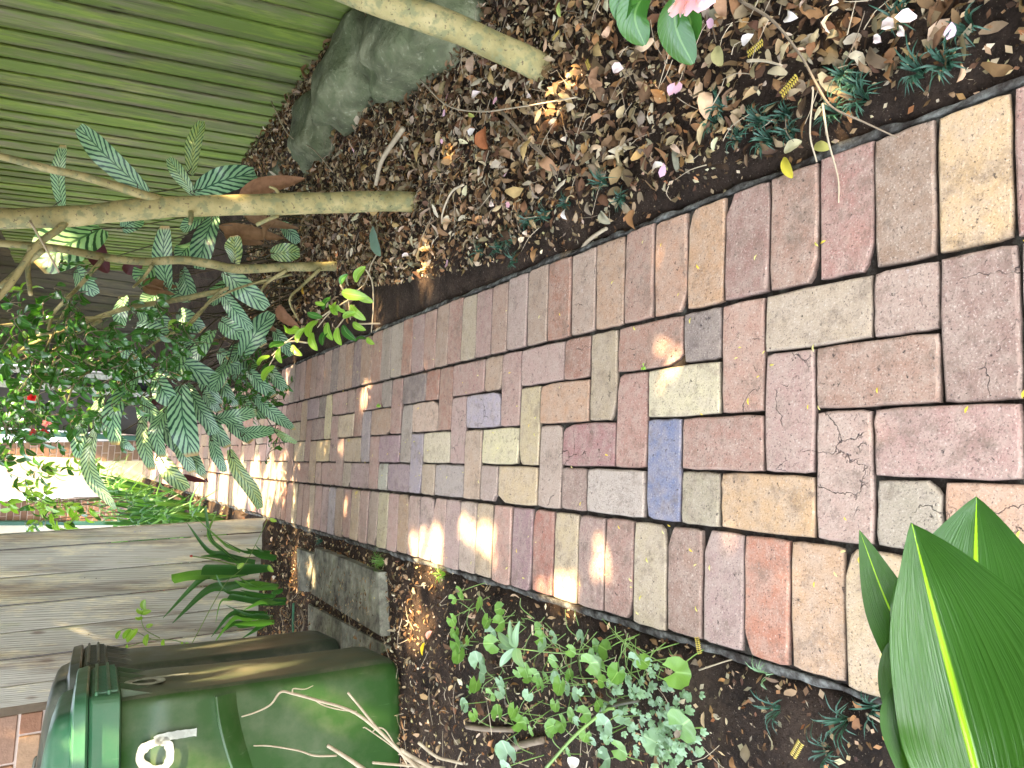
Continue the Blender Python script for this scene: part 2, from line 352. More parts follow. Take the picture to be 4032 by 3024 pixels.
def bev_box(o, ax, ay, az, b=0.003):
    """box with chamfered edges, in any frame"""
    lx, ly, lz = ax.length, ay.length, az.length; ux, uy, uz = ax / lx, ay / ly, az / lz; o = Vector(o); vs = []; idx = {}
    for i in (0, 1):
        for j in (0, 1):
            for k in (0, 1):
                p = o + ax * i + ay * j + az * k; sx, sy, sz = (b if i == 0 else -b), (b if j == 0 else -b), (b if k == 0 else -b)
                for d, (a1, a2) in enumerate((((uy * sy), (uz * sz)), ((ux * sx), (uz * sz)), ((ux * sx), (uy * sy)))):
                    idx[i, j, k, d] = len(vs); vs.append(p + a1 + a2)
    I = lambda i, j, k, d: idx[i, j, k, d]; fs = []
    for s_ in (0, 1):
        fs.append((I(s_, 0, 0, 0), I(s_, 1, 0, 0), I(s_, 1, 1, 0), I(s_, 0, 1, 0)))
        fs.append((I(0, s_, 0, 1), I(0, s_, 1, 1), I(1, s_, 1, 1), I(1, s_, 0, 1)))
        fs.append((I(0, 0, s_, 2), I(1, 0, s_, 2), I(1, 1, s_, 2), I(0, 1, s_, 2)))
    for a in (0, 1):
        for b_ in (0, 1):
            fs.append((I(a, b_, 0, 0), I(a, b_, 1, 0), I(a, b_, 1, 1), I(a, b_, 0, 1)))
            fs.append((I(a, 0, b_, 0), I(a, 1, b_, 0), I(a, 1, b_, 2), I(a, 0, b_, 2)))
            fs.append((I(0, a, b_, 1), I(1, a, b_, 1), I(1, a, b_, 2), I(0, a, b_, 2)))
            for c in (0, 1): fs.append((I(a, b_, c, 0), I(a, b_, c, 1), I(a, b_, c, 2)))
    return vs, fs
def catmull(pts, n=6):
    P = [Vector(p) for p in pts]; P = [P[0] * 2 - P[1]] + P + [P[-1] * 2 - P[-2]]; o = []
    for i in range(1, len(P) - 2):
        for k in range(n):
            t = k / n; a, b, c, d = P[i - 1], P[i], P[i + 1], P[i + 2]
            o.append(0.5 * ((2 * b) + (c - a) * t + (2 * a - 5 * b + 4 * c - d) * t * t + (3 * b - a - 3 * c + d) * t ** 3))
    o.append(P[-2]); return o
def tube(mb, pts, r0, r1=None, seg=8, sub=5, wob=0.0, **at):
    P = catmull(pts, sub) if len(pts) > 2 or wob else [Vector(p) for p in pts]; n = len(P); r1 = r0 if r1 is None else r1
    vs = []; uv = []; ref = Vector((0.3, 0.9, 0.2))
    for i, p in enumerate(P):
        t = (P[min(i + 1, n - 1)] - P[max(i - 1, 0)]).normalized(); a = t.cross(ref).normalized(); b = t.cross(a)
        r = r0 + (r1 - r0) * i / (n - 1)
        for k in range(seg):
            an = 2 * math.pi * k / seg
            rr = r * (1 + wob * noise.noise(p * 9 + Vector((math.cos(an), math.sin(an), 0)) * 0.8))
            vs.append(p + (a * math.cos(an) + b * math.sin(an)) * rr); uv.append((k / seg, i / n))
    fs = [(i * seg + k, i * seg + (k + 1) % seg, (i + 1) * seg + (k + 1) % seg, (i + 1) * seg + k) for i in range(n - 1) for k in range(seg)]
    fs.append(tuple(range(seg))[::-1]); fs.append(tuple((n - 1) * seg + k for k in range(seg)))
    mb.add(vs, fs, uv, **at)
PROF = {'ell': lambda t: max(0.0, math.sin(math.pi * min(1, t * 0.97 + 0.02)) ** 0.62), 
        'point': lambda t: max(0.0, math.sin(math.pi * min(1, 0.16 + t * 0.84))) ** 0.92,
        'strap': lambda t: min(1, 0.55 + t * 1.2) * max(0.02, (1 - max(0, t - 0.55) / 0.45 * 0.98)) ** 0.7,
        'cut': lambda t: min(1, 0.6 + t) , 'long': lambda t: max(0.0, math.sin(math.pi * t ** 0.8)) ** 0.75,
        'blunt': lambda t: max(0, math.sin(math.pi * min(1, t * 0.93 + 0.03))) ** 0.45}
def leaf(mb, pts, width, facing, prof='ell', nl=12, nw=4, cup=0.15, wave=0.0, flip=False, asym=(1, 1), **at):
    """blade along a curve; facing = direction its upper side looks"""
    P = catmull(pts, max(2, nl // (len(pts) - 1))); n = len(P); vs = []; uv = []; ph = random.random() * 6
    fc = Vector(facing).normalized(); f = PROF[prof]
    for i, p in enumerate(P):
        tt = i / (n - 1); t = (P[min(i + 1, n - 1)] - P[max(i - 1, 0)]).normalized()
        side = t.cross(fc)
        if side.length < 1e-3: side = t.cross(Vector((1, 0, 0)))
        side.normalize(); nor = side.cross(t).normalized()
        w_ = width * 0.5 * f(tt)
        for j in range(nw + 1):
            u = j / nw * 2 - 1
            z = cup * w_ * abs(u) ** 1.5 + wave * width * math.sin(tt * 17 + ph + (2 if u > 0 else 0)) * abs(u)
            vs.append(p + side * (u * w_ * asym[0 if u < 0 else 1]) + nor * z); uv.append((j / nw, tt))
    k = nw + 1
    fs = [(i * k + j, (i + 1) * k + j, (i + 1) * k + j + 1, i * k + j + 1) if flip else (i * k + j, i * k + j + 1, (i + 1) * k + j + 1, (i + 1) * k + j) for i in range(n - 1) for j in range(nw)]
    mb.add(vs, fs, uv, **at)
def inst(name, me, parent, loc, rot=None, sc=1.0):
    o = bpy.data.objects.new(name, me); COL.objects.link(o)
    if parent: o.parent = parent; o.location = Vector(loc) - parent_loc(parent)
    else: o.location = Vector(loc)
    if rot is not None: o.rotation_euler = rot
    o.scale = (sc, sc, sc) if not isinstance(sc, tuple) else sc
    return o
def jit(c, k=0.12):
    m = 1 + random.uniform(-k, k); return tuple(max(0, x * m * (1 + random.uniform(-k, k) * 0.4)) for x in c)

# ------------------------------------------------------------------ ground
def soil_sheet():
    xs = np.concatenate([np.arange(-9, -2.2, 0.25), np.arange(-2.2, 2.4, 0.035), np.arange(2.4, 9, 0.25)])
    ys = np.concatenate([np.arange(-3, 0.2, 0.2), np.arange(0.2, 6.5, 0.035), np.arange(6.5, 20, 0.15)])
    nx, ny = len(xs), len(ys); mb = MB()
    vs = [(x, y, soil_z(x, y)) for y in ys for x in xs]
    mb.v = vs; mb.uv = [(0, 0)] * len(vs)
    mb.f = [(j * nx + i, j * nx + i + 1, (j + 1) * nx + i + 1, (j + 1) * nx + i) for j in range(ny - 1) for i in range(nx - 1)]
    tag(mb.build('soil', 'soil', smooth=True, origin=(0, 0, 0)), 'bare dark soil of the garden beds on both sides of the path', kind='structure')
soil_sheet()
mb = MB(); mb.add([(-450, -450, -2.2), (450, -450, -2.2), (450, 450, -2.2), (-450, 450, -2.2)], [(0, 1, 2, 3)])
g0 = mb.build('ground', 'soil', origin=(0, 0, -2.2)); tag(g0, kind='structure'); g0['flat'] = 1

# ------------------------------------------------------------------ brick path
def strip_mesh(mb, t0, t1, s0, s1, z, ds=0.1, thick=0.03, amp=0.0):
    n = int((s1 - s0) / ds) + 1; vs = []
    for i in range(n + 1):
        s = s0 + (s1 - s0) * i / n
        for (t, zz) in ((t0, z - thick), (t0, z), (t1, z), (t1, z - thick)):
            x, y = path_pt(s, t); a = amp * noise.noise(Vector((x * 14, y * 14, t)))
            vs.append((x + a * 0.5, y, zz + (a * 0.5 if zz == z else 0)))
    mb.add(vs, [(i * 4 + k, i * 4 + k + 1, i * 4 + k + 5, i * 4 + k + 4) for i in range(n) for k in range(3)])
mb = MB(); strip_mesh(mb, -0.472, 0.472, 0.1, 15.2, -0.011)
path = mb.build('brick_path', 'joint', origin=(0, 0, -0.04), smooth=False); tag(path, 'narrow curved garden path of mixed pink, tan and cream bricks', kind='structure')
HU = 0.235
def lq(*a): return lin(a)
PAL = [(176, 142, 130), (188, 160, 128), (205, 192, 158), (160, 136, 144), (164, 112, 96), (172, 160, 146), (190, 138, 108), (178, 148, 144), (168, 128, 116), (184, 166, 140), (172, 136, 132), (150, 124, 116)]
FLM = [(120, 110, 140), (200, 170, 110), (90, 90, 105), (190, 100, 75), (205, 200, 190), (150, 120, 110)]
KEY = {('cd', 0): (182, 156, 148), ('c', 1): (170, 135, 132), ('d', 1): (162, 158, 142), ('d', 2): (198, 158, 130), ('d', -2): (203, 168, 124), ('d', -3): (166, 162, 138),
 ('cd', -4): (88, 116, 168), ('c', -3): (168, 128, 118), ('ab', 2): (136, 108, 104), ('ab', -2): (182, 142, 128), ('a', -1): (184, 170, 150), ('a', 1): (164, 140, 132), ('b', 0): (160, 126, 112),
 ('bc', -1): (172, 142, 138), ('a', -3): (116, 108, 110), ('a', -5): (162, 118, 104), ('b', -4): (216, 210, 176), ('bc', -5): (170, 126, 118), ('ab', -6): (178, 164, 138), ('a', -7): (150, 100, 86),
 ('a', -9): (182, 154, 150), ('b', -8): (192, 152, 122), ('c', -7): (160, 110, 116), ('d', -6): (188, 180, 174), ('d', -7): (146, 122, 116), ('cd', -8): (182, 164, 154), ('d', -10): (206, 186, 148),
 ('d', -11): (172, 154, 150), ('bc', -9): (204, 190, 150), ('ab', -10): (176, 142, 138), ('a', -11): (178, 150, 128), ('a', -13): (166, 128, 124), ('b', -12): (166, 162, 184), ('bc', -13): (176, 148, 148),
 ('c', -11): (226, 222, 180), ('cd', -12): (180, 158, 138), ('d', -14): (160, 156, 160), ('d', -15): (180, 164, 144), ('c', -15): (212, 206, 180), ('ab', -14): (160, 116, 102), ('a', -15): (160, 102, 84),
 ('a', -17): (108, 100, 106), ('b', -16): (204, 178, 162), ('bc', -17): (164, 158, 154), ('c', -19): (154, 126, 146), ('cd', -16): (156, 152, 174), ('d', -18): (146, 128, 148), ('d', -19): (188, 194, 184),
 ('ab', -18): (168, 128, 122), ('b', -20): (172, 140, 118), ('a', -21): (160, 120, 118), ('a', -19): (140, 132, 128), ('bc', -21): (150, 144, 156), ('ab', -22): (158, 116, 104), ('b', -24): (206, 188, 160), ('ab', -26): (204, 194, 150), ('a', -27): (104, 92, 90), ('b', -28): (140, 112, 106), ('c', -27): (212, 190, 140)}
FK = {('cd', -4): ((110, 120, 140), .35), ('c', -7): ((190, 185, 190), 1.0), ('a', -3): ((190, 185, 190), 1), ('a', -17): ((140, 110, 90), .5), ('c', -11): ((60, 75, 120), .7), ('cd', -12): ((70, 85, 130), .9), ('d', -14): ((200, 130, 110), .8), ('ab', 2): ((80, 70, 70), .8), ('cd', 0): ((205, 200, 180), .8), ('d', 1): ((150, 148, 130), .3), ('b', -4): ((200, 190, 150), .4), ('d', 2): ((205, 150, 95), .8), ('a', -1): ((180, 165, 140), .2)}
CRK = {('cd', 0), ('c', 1), ('a', -5), ('ab', -6), ('d', 2), ('ab', 2), ('bc', -1)}
brick_list = []    # (s0,s1,t0,t1,col,col2,flame,crack)
AK = 0.80
TB = {'a': (0.1175, HU), 'b': (0, 0.1175), 'c': (-0.1175, 0), 'd': (-HU, -0.1175), 'ab': (0, HU), 'bc': (-0.1175, 0.1175), 'cd': (-HU, 0)}
def add_b(kind, m, ln):
    t0, t1 = TB[kind]; col = KEY.get((kind, m)) or random.choice(PAL)
    c2, fl = FK.get((kind, m), (random.choice(FLM), random.random() ** 2.2 * 0.9))
    s1 = S0 - m * LU; s0 = S0 - (m + ln) * LU
    if s0 < 0.1 or s1 > 15.1: return
    brick_list.append((s0, s1, t0, t1, col, c2, fl, 1.0 if (kind, m) in CRK else float(random.random() < 0.2)))
for k in range(-2, 33):
    o = -4 * k
    for kind, off, ln in (('cd', 0, 1), ('d', 1, 1), ('d', 2, 2), ('c', 1, 2), ('bc', -1, 1), ('b', 0, 2), ('ab', 2, 1), ('a', -1, 2), ('a', 1, 1)):
        add_b(kind, off + o, ln)
LS = [5.2368, 5.0958, 4.9618, 4.8401, 4.7237, 4.6005, 4.4829, 4.3653, 4.2429, 4.1311, 4.0152, 3.8962, 3.7747, 3.6558, 3.5396, 3.4188, 3.305, 3.1896, 3.072, 2.9627, 2.852, 2.7383, 2.6185, 2.511, 2.3967, 2.2832, 2.1696, 2.0522, 1.9346, 1.8229, 1.7042, 1.5881, 1.4782, 1.3623, 1.248, 1.1352, 1.0211, 0.9044, 0.7925]
RS = [4.1249, 3.9882, 3.8672, 3.7483, 3.6316, 3.5136, 3.3816, 3.253, 3.1352, 3.0116, 2.9036, 2.7866, 2.6771, 2.5623, 2.4511, 2.3424, 2.2348, 2.1255, 2.0104, 1.8929, 1.7748, 1.6583, 1.5405, 1.4266, 1.3108, 1.195, 1.0754, 0.958, 0.8446, 0.7334, 0.6146]
LC = [(158, 122, 118), (196, 176, 140), (192, 158, 124), (186, 118, 92), (162, 138, 138), (146, 116, 106), (184, 174, 148), (160, 120, 112), (156, 128, 124), (202, 186, 150), (164, 96, 84), (146, 112, 126), (190, 148, 138), (190, 172, 144), (182, 166, 156), (168, 144, 146), (184, 156, 150), (170, 150, 150), (176, 150, 146), (170, 140, 110), (182, 150, 148), (196, 190, 156), (176, 158, 148), (184, 152, 146), (198, 176, 148), (160, 124, 120), (150, 126, 108), (168, 164, 180), (170, 144, 150)]
RC = [(162, 118, 112), (206, 176, 130), (140, 114, 96), (164, 118, 114), (168, 132, 118), (146, 108, 104), (196, 156, 120), (190, 146, 120), (170, 132, 118), (176, 142, 116), (180, 156, 142), (160, 108, 88), (166, 142, 126), (172, 150, 146), (168, 136, 122), (160, 126, 124), (176, 164, 140), (158, 116, 106), (166, 140, 124), (168, 128, 116), (150, 120, 122), (164, 112, 94), (168, 158, 146), (150, 140, 132), (162, 118, 102), (152, 118, 96), (110, 90, 100), (156, 120, 96), (150, 124, 112), (120, 108, 110)]
LFK = {1: ((150, 140, 160), .8), 2: ((205, 180, 110), 1.0), 3: ((120, 115, 140), .9), 6: ((190, 120, 110), .6), 10: ((120, 90, 120), .9), 0: ((190, 180, 170), .9), 9: ((185, 160, 120), .5)}
RFK = {1: ((200, 195, 150), .7), 2: ((75, 65, 60), .9), 11: ((80, 62, 60), 1.0), 7: ((205, 200, 195), .5), 13: ((150, 140, 120), .9)}
for (J, t0, t1, cc, fk) in ((LS, -0.475, -HU - 0.004, LC, LFK), (RS, HU + 0.004, 0.475, RC, RFK)):
    js = sorted(J); i = 0
    full = [js[0] - 0.1155 * k for k in range(8, 0, -1) if js[0] - 0.1155 * k > 0.1] + js
    while full[-1] < 15.0: full.append(full[-1] + 0.1185)
    first = full.index(js[0])
    for k in range(len(full) - 1):
        q = k - first + (1 if cc is RC else 1)
        col = cc[q] if 0 <= q < len(cc) else random.choice(PAL); c2, fl = fk.get(q, (random.choice(FLM), random.random() ** 2.5 * 0.8))
        brick_list.append((full[k], full[k + 1], t0 + (random.uniform(-.003, .006) if t0 < -.3 else 0), t1 + (random.uniform(-.006, .003) if t1 > .3 else 0), col, c2, fl, float(random.random() < 0.08)))
def brick_geo(mb, b, cx=0, cy=0, simple=False):
    s0, s1, t0, t1, col, c2, fl, ck = b; g = 0.0014 + random.random() * 0.0014
    s0 += g; s1 -= g; t0 += g; t1 -= g; tilt = (random.uniform(-.0016, .0016), random.uniform(-.0016, .0016)); z0 = random.uniform(-.0022, .0012)
    col, c2 = (tuple(AK * (x * .72 + .28 * (.40, .32, .26)[i]) * (1.07, 1.0, .88)[i] for i, x in enumerate(lin(q))) for q in (col, c2))
    n = 2 if simple else 5; per = []
    for k in range(n): per.append((k / n, 0))
    for k in range(n): per.append((1, k / n))
    for k in range(n): per.append((1 - k / n, 1))
    for k in range(n): per.append((0, 1 - k / n))
    chip = {random.randrange(4) * n: random.uniform(.004, .013)} if random.random() < 0.45 else {}
    rings = [(0.0, -0.05, 1.0), (0.0, -0.0045, 0.8), (0.0018, -0.0010, 0.25), (0.0050, 0, 0.0)]
    if simple: rings = [(0.0, -0.03, 1.0), (0.0, -0.003, 0.8), (0.005, 0, 0.0)]
    L_, W_ = s1 - s0, t1 - t0; vs = []; edge_ao = []; nr = len(per)
    jt = [(random.uniform(-.0009, .0012)) for _ in per]; jc = [random.uniform(-.0015, .0006) for _ in per]
    for ri, (ins, z, e) in enumerate(rings):
        for i, (a, c) in enumerate(per):
            iss = ins + jt[i] * (1 if ri < 2 else 1.3) + chip.get(i, 0) * (0.9 if ri else 0.5)
            corner = i % n == 0
            if corner: iss += 0.0022
            da = (0.5 - a) * 2; dc = (0.5 - c) * 2
            s = s0 + a * L_ + (iss * (1 if da > 0 else -1) if (a in (0, 1) or corner) else 0)
            t = t0 + c * W_ + (iss * (1 if dc > 0 else -1) if (c in (0, 1) or corner) else 0)
            x, y = path_pt(s, t); zz = z + z0 + tilt[0] * da + tilt[1] * dc + (jc[i] if ri == 2 else 0)
            vs.append((x, y, zz)); edge_ao.append(e)
    fs = [(r * nr + i, r * nr + (i + 1) % nr, (r + 1) * nr + (i + 1) % nr, (r + 1) * nr + i) for r in range(len(rings) - 1) for i in range(nr)]
    fs.append(tuple((len(rings) - 1) * nr + i for i in range(nr)))
    mb.add(vs, fs, None, col=col, col2=c2, flame=fl, crack=ck, edge=edge_ao)
brick_list.sort(key=lambda b: b[0])
for b in brick_list[:298]:
    mb = MB(); brick_geo(mb, b); mb.build('brick', 'brick', path)
mb = MB()
for b in brick_list[298:]: brick_geo(mb, b, simple=True)
tag(mb.build('brick', 'brick', path), kind='stuff')
# mortar haunching along both edges, ragged
for sgn, sh in ((-1, 0), (1, 5)):
    mb = MB(); n = 420; vs = []
    for i in range(n + 1):
        s = 0.12 + 9.2 * i / n
        w1 = 0.020 + 0.016 * noise.noise(Vector((s * 5, sh, 0))) + 0.008 * noise.noise(Vector((s * 21, sh, 3)))
        w1 = max(0.006, w1)
        for t, z in ((0.4765, -0.05), (0.4765, -0.008 + 0.004 * noise.noise(Vector((s * 17, sh, 1)))), (0.4765 + w1 * .7, -0.013 + 0.005 * noise.noise(Vector((s * 13, sh, 2)))), (0.478 + w1, -0.03), (0.478 + w1, -0.06)):
            x, y = path_pt(s, t * sgn); vs.append((x, y, z))
    mb.add(vs, [(i * 5 + k, i * 5 + k + 1, i * 5 + k + 6, i * 5 + k + 5) for i in range(n) for k in range(4)])
    mb.build('mortar_edging', 'mortar', path, smooth=True)

# ------------------------------------------------------------------ fences
def paling(name, parent, base, wdir, ndir, w_, th, h, mat, zlow=-0.25):
    mb = MB(); o = Vector(base) + UP * zlow
    mb.add(*bev_box(o, wdir * w_, ndir * th, UP * (h - zlow), 0.003))
    # local frame: rotate grain along Z (object space z ~ up already)
    return mb.build(name, mat, parent)
FA = Vector((1.90, 1.6, 0.08)); FB = Vector((1.50, 8.6, 0.08))
fd = (FB - FA).normalized(); fn = Vector((-fd.y, fd.x, 0)).normalized()       # towards path (-X)
fen = empty('paling_fence', (1.9, 1.6, 0.0), 'long green mossy lapped paling fence behind the stones and leaf litter', 'fence')
FA0 = FA - fd * 1.2
x = 0; i = 0; Lf = (FB - FA0).length + 5.0
while x < Lf:
    w_ = random.uniform(0.12, 0.17)
    if i % 2 == 0: paling('paling', fen, FA0 + fd * x + fn * 0.0155, fd, fn, w_, 0.015, 1.95 + random.uniform(-.012, .012), 'green_fence'); x += w_ - 0.024
    else: paling('paling', fen, FA0 + fd * x, fd, fn, w_, 0.014, 1.95 + random.uniform(-.012, .012), 'green_fence'); x += w_ - 0.024
    i += 1
for hz in (0.3, 1.35):
    mb = MB(); mb.add(*bev_box(FA0 - fn * 0.045 + UP * hz, fd * Lf, fn * 0.038, UP * 0.07, 0.003)); mb.build('rail', 'green_fence', fen)
# left fence, across the garden
LA = gnd(1031, 2043); LB = gnd(996, 2511)
ld = (LB - LA).normalized(); ldn = Vector((ld.y, -ld.x, 0)).normalized()
if ldn.y > 0: ldn = -ldn
lf = empty('paling_fence', LA, 'pale silvery paling fence standing across the bed behind the bins', 'fence')
mb = MB(); mb.add(*bev_box(LA - ldn * 0.075 - UP * 0.3, ld * 0.06, ldn * 0.073, UP * 1.95, 0.004)); mb.build('post', 'grey_fence', lf)
x = 0.0
ws = [0.088, 0.158, 0.158, 0.152, 0.150, 0.150, 0.15, 0.15, 0.15, 0.15, 0.15]
for k, w_ in enumerate(ws):
    paling('paling', lf, LA + ld * x + ldn * (0.009 if k % 2 else 0.0), ld, ldn, w_ - 0.006, 0.018, 1.7, 'grey_fence'); x += w_
for px, py in ((531, 2094), (553, 2092)):
    p = atY(px, py, LA.y - 0.025); mb = MB(); tube(mb, [p, p - Vector((0, 0.004, 0))], 0.0045, 0.004, 8); mb.build('screw', 'screw', lf)
for (k, hh) in [(1, .95), (1, .62), (2, .94), (2, .42), (3, .96), (3, .4), (4, .95), (4, .36), (5, .94), (6, .95), (2, 1.0), (0, .37), (5, .38)]:
    xx = sum(ws[:k]) + random.uniform(.03, ws[k] - .03); p = LA + ld * xx + ldn * 0.0205 + UP * hh
    mb = MB(); tube(mb, [p, p + ldn * 0.0022], 0.0028, 0.0024, 6); mb.build('nail', 'stalk', lf)
for hz in (0.35, 1.5):
    mb = MB(); mb.add(*bev_box(LA - ldn * 0.045 + UP * hz + ld * 0.06, ld * 1.6, ldn * 0.04, UP * 0.07, 0.003)); mb.build('rail', 'grey_fence', lf)

# ------------------------------------------------------------------ near house wall left of the fence
def brick_wall(root, A, wdir, ndir, Lw, H, bl, bh, jt, cols, off=0.0, mat='wallbrick', z0=-0.2, mortar=True):
    A = Vector(A)
    if mortar:
        mb = MB(); mb.add(*box_vf(A + UP * z0 - ndir * 0.1, wdir * Lw, ndir * 0.096, UP * (H - z0))); mb.build('mortar', 'wallmortar', root)
    r = 0; z = z0; cache = {}
    while z < H - bh:
        x = -(bl + jt) * (0.5 if r % 2 else 0) + off
        while x < Lw:
            x0, x1 = max(0, x), min(Lw, x + bl)
            if x1 - x0 > 0.02:
                key = (round(x1 - x0, 3), random.randrange(4))
                if key not in cache:
                    mb = MB(); mb.add(*bev_box(Vector((0, 0, 0)), wdir * (x1 - x0), ndir * 0.012, UP * bh, 0.003), col=jit(lin(random.choice(cols)), .15))
                    cache[key] = mb.mesh('brick', mat)
                inst('brick', cache[key], root, A + wdir * x0 + UP * z - ndir * 0.008 + ndir * random.uniform(0, .002))
            x += bl + jt
        z += bh + jt; r += 1
hw = empty('brick_wall', (-1.72, 4.0, 0), 'large tan brick house wall seen behind the green bins', 'wall')
wa = atY(40, 2752, 4.0)
brick_wall(hw, Vector((wa.x - 1.5, 4.0, 0)), Vector((1, 0, 0)), Vector((0, -1, 0)), 1.5, 2.0, 0.235, 0.084, 0.012, [(150, 116, 86), (142, 106, 80), (164, 122, 92), (150, 122, 98)], 0.05, z0=0.1)

# ------------------------------------------------------------------ far house
HY = 14.0
def HX(py): return atY(250, py, HY).x
far = empty('house', (HX(1800), HY, 0), 'brown brick house with green and cream trim at the far end of the path', 'house')
def slab(name, py0, py1, mat, dy=0.0, z0=-0.6, z1=3.6, th=0.1):
    a, b = sorted((HX(py0), HX(py1))); mb = MB()
    mb.add(*bev_box(Vector((a, HY + dy, z0)), Vector((b - a, 0, 0)), Vector((0, th, 0)), Vector((0, 0, z1 - z0)), 0.004)); return mb.build(name, mat, far)
slab('wall', 700, 1452, 'darkwall', 0.14)
for q in range(700, 1440, 34): slab('board', q, q + 33, 'dark_board', 0.1 + .012 * (q // 34 % 2), th=.03)
slab('post', 1455, 1482, 'white', -0.03); slab('post', 1516, 1541, 'white', -0.03)
wn = slab('window', 1482, 1516, 'glass', 0.06); slab('wall', 1541, 1700, 'darkwall', 0.12)
slab('downpipe', 1703, 1721, 'greenpaint', -0.04); slab('render_panel', 1803, 1926, 'render', 0.02)
slab('post', 1926, 1946, 'cream', -0.03); slab('downpipe', 2052, 2066, 'greenpaint', -0.05); slab('post', 2068, 2104, 'cream', 0.0)
slab('wall', 2108, 3600, 'darkwall', 0.1)
bc = [(138, 108, 86), (128, 98, 76), (146, 116, 92), (132, 104, 86), (122, 94, 76)]
brick_wall(far, Vector((HX(1802), HY, 0)), Vector((1, 0, 0)), Vector((0, -1, 0)), HX(1722) - HX(1802), 2.9, 0.23, 0.076, 0.014, bc, 0.02, z0=-0.1)
brick_wall(far, Vector((HX(2050), HY, 0)), Vector((1, 0, 0)), Vector((0, -1, 0)), HX(1948) - HX(2050), 2.9, 0.23, 0.076, 0.014, bc, 0.07, z0=0.3)
for a, b in ((-8.0, HX(1926) + .45), (HX(1803) + 1.2, 6.0)):
    mb = MB(); mb.add(*box_vf(Vector((a, HY - 1.5, 3.3)), Vector((b - a, 0, 0)), Vector((0, 7, 0)), Vector((0, 0, 0.12)))); mb.build('shade_roof', 'cream', far)  # unseen roof, eaves extended for shade, gap left for sun on the panel

# ------------------------------------------------------------------ stones edging the bed
def rock(name, c, rx, ry, rz, ang, label, seed, flat=0.5):
    mb = MB(); nu, nv = 40, 24; vs = []; ca, sa = math.cos(ang), math.sin(ang)
    for j in range(nv + 1):
        ph = math.pi * j / nv
        for i in range(nu):
            th = 2 * math.pi * i / nu
            d = Vector((math.cos(th) * math.sin(ph), math.sin(th) * math.sin(ph), math.cos(ph)))
            e = Vector((abs(d.x) ** .62 * (1 if d.x > 0 else -1), abs(d.y) ** flat * (1 if d.y > 0 else -1), abs(d.z) ** 0.7 * (1 if d.z > 0 else -1)))
            k = 1 + 0.20 * noise.noise(d * 1.6 + Vector((seed, 0, 0))) + 0.12 * noise.noise(d * 3.5 + Vector((0, seed, 0))) + 0.025 * noise.noise(d * 9)
            x, y, z = e.x * rx * k, e.y * ry * k, e.z * rz * k
            vs.append((c[0] + x * ca - y * sa, c[1] + x * sa + y * ca, c[2] + z))
    mb.add(vs, [(j * nu + i, j * nu + (i + 1) % nu, (j + 1) * nu + (i + 1) % nu, (j + 1) * nu + i) for j in range(nv) for i in range(nu)])
    o = mb.build(name, 'stone', smooth=True); tag(o, label, 'stone', 'sandstone boulders edging the bed by the fence')
rock('boulder', (1.42, 3.02, 0.02), .25, .44, .20, -.05, 'big dark mossy boulder beside the leaning trunk, nearest the camera of those behind it', 1.3)
rock('boulder', (1.47, 3.86, 0.02), .22, .34, .20, .25, 'smooth round grey-green boulder in the middle of the row by the fence', 4.1)
rock('boulder', (1.38, 4.58, 0.0), .22, .36, .17, -.1, 'pale ridged boulder beyond the round one, by the standing brown leaf', 7.7)
rock('boulder', (1.36, 5.45, -0.02), .17, .34, .13, .1, 'low far boulder half hidden behind the striped plants', 9.2)
rock('boulder', (1.56, 2.22, 0.0), .22, .36, .17, .0, 'dark boulder at the edge of the photo on the camera side of the leaning trunk', 12.2)

# ------------------------------------------------------------------ concrete slabs
def slab_quad(name, pts, h, label, z=-0.03):
    P = [gnd(px, py, z + h) for px, py in pts]; mb = MB(); b = 0.004; c = sum(P, Vector()) / 4
    Q = [p + (c - p).normalized() * b * 1.5 for p in P]
    vs = [(p.x, p.y, z - 0.05) for p in P] + [(p.x, p.y, z + h - b) for p in P] + [(q.x, q.y, z + h) for q in Q]
    fs = [(i, (i + 1) % 4, 4 + (i + 1) % 4, 4 + i) for i in range(4)] + [(4 + i, 4 + (i + 1) % 4, 8 + (i + 1) % 4, 8 + i) for i in range(4)] + [(8, 9, 10, 11)]
    mb.add(vs, fs); tag(mb.build(name, 'concrete'), label, 'slab', 'old concrete slabs between the path and the bins')
slab_quad('concrete_slab', [(1239, 2156), (1489, 2254), (1500, 2506), (1222, 2336)], 0.055, 'long weathered concrete slab lying beside the path, strewn with debris')
slab_quad('concrete_slab', [(1168, 2158), (1232, 2180), (1212, 2330), (1172, 2326)], 0.045, 'short chipped piece of concrete at the far end of the long slab')
slab_quad('concrete_slab', [(1212, 2378), (1532, 2548), (1420, 2640), (1212, 2560)], 0.03, 'lower concrete slab partly under the green bins')

# ------------------------------------------------------------------ wheelie bins
BN = Vector((.978, .208, 0)); BN = (BN - UP * BN.dot(UP)).normalized(); BD = UP.cross(BN).normalized()   # front normal, along front edge (away)
def rr_section(c0, hw, hd, rad, n=5):
    """rounded rectangle; c0 centre; hw half width along BD, hd half depth along BN"""
    pts = []
    for (sx, sy, a0) in ((1, 1, 0), (-1, 1, 90), (-1, -1, 180), (1, -1, 270)):
        for k in range(n + 1):
            a = math.radians(a0 + 90 * k / n)
            pts.append(c0 + BN * (sx * (hd - rad) + rad * math.cos(a)) + BD * (sy * (hw - rad) + rad * math.sin(a)))
    return pts
def loft(mb, secs, cap0=True, cap1=True):
    n = len(secs[0]); vs = [p for s in secs for p in s]
    fs = [(i * n + k, i * n + (k + 1) % n, (i + 1) * n + (k + 1) % n, (i + 1) * n + k) for i in range(len(secs) - 1) for k in range(n)]
    if cap0: fs.append(tuple(range(n))[::-1])
    if cap1: fs.append(tuple((len(secs) - 1) * n + k for k in range(n)))
    mb.add(vs, fs)
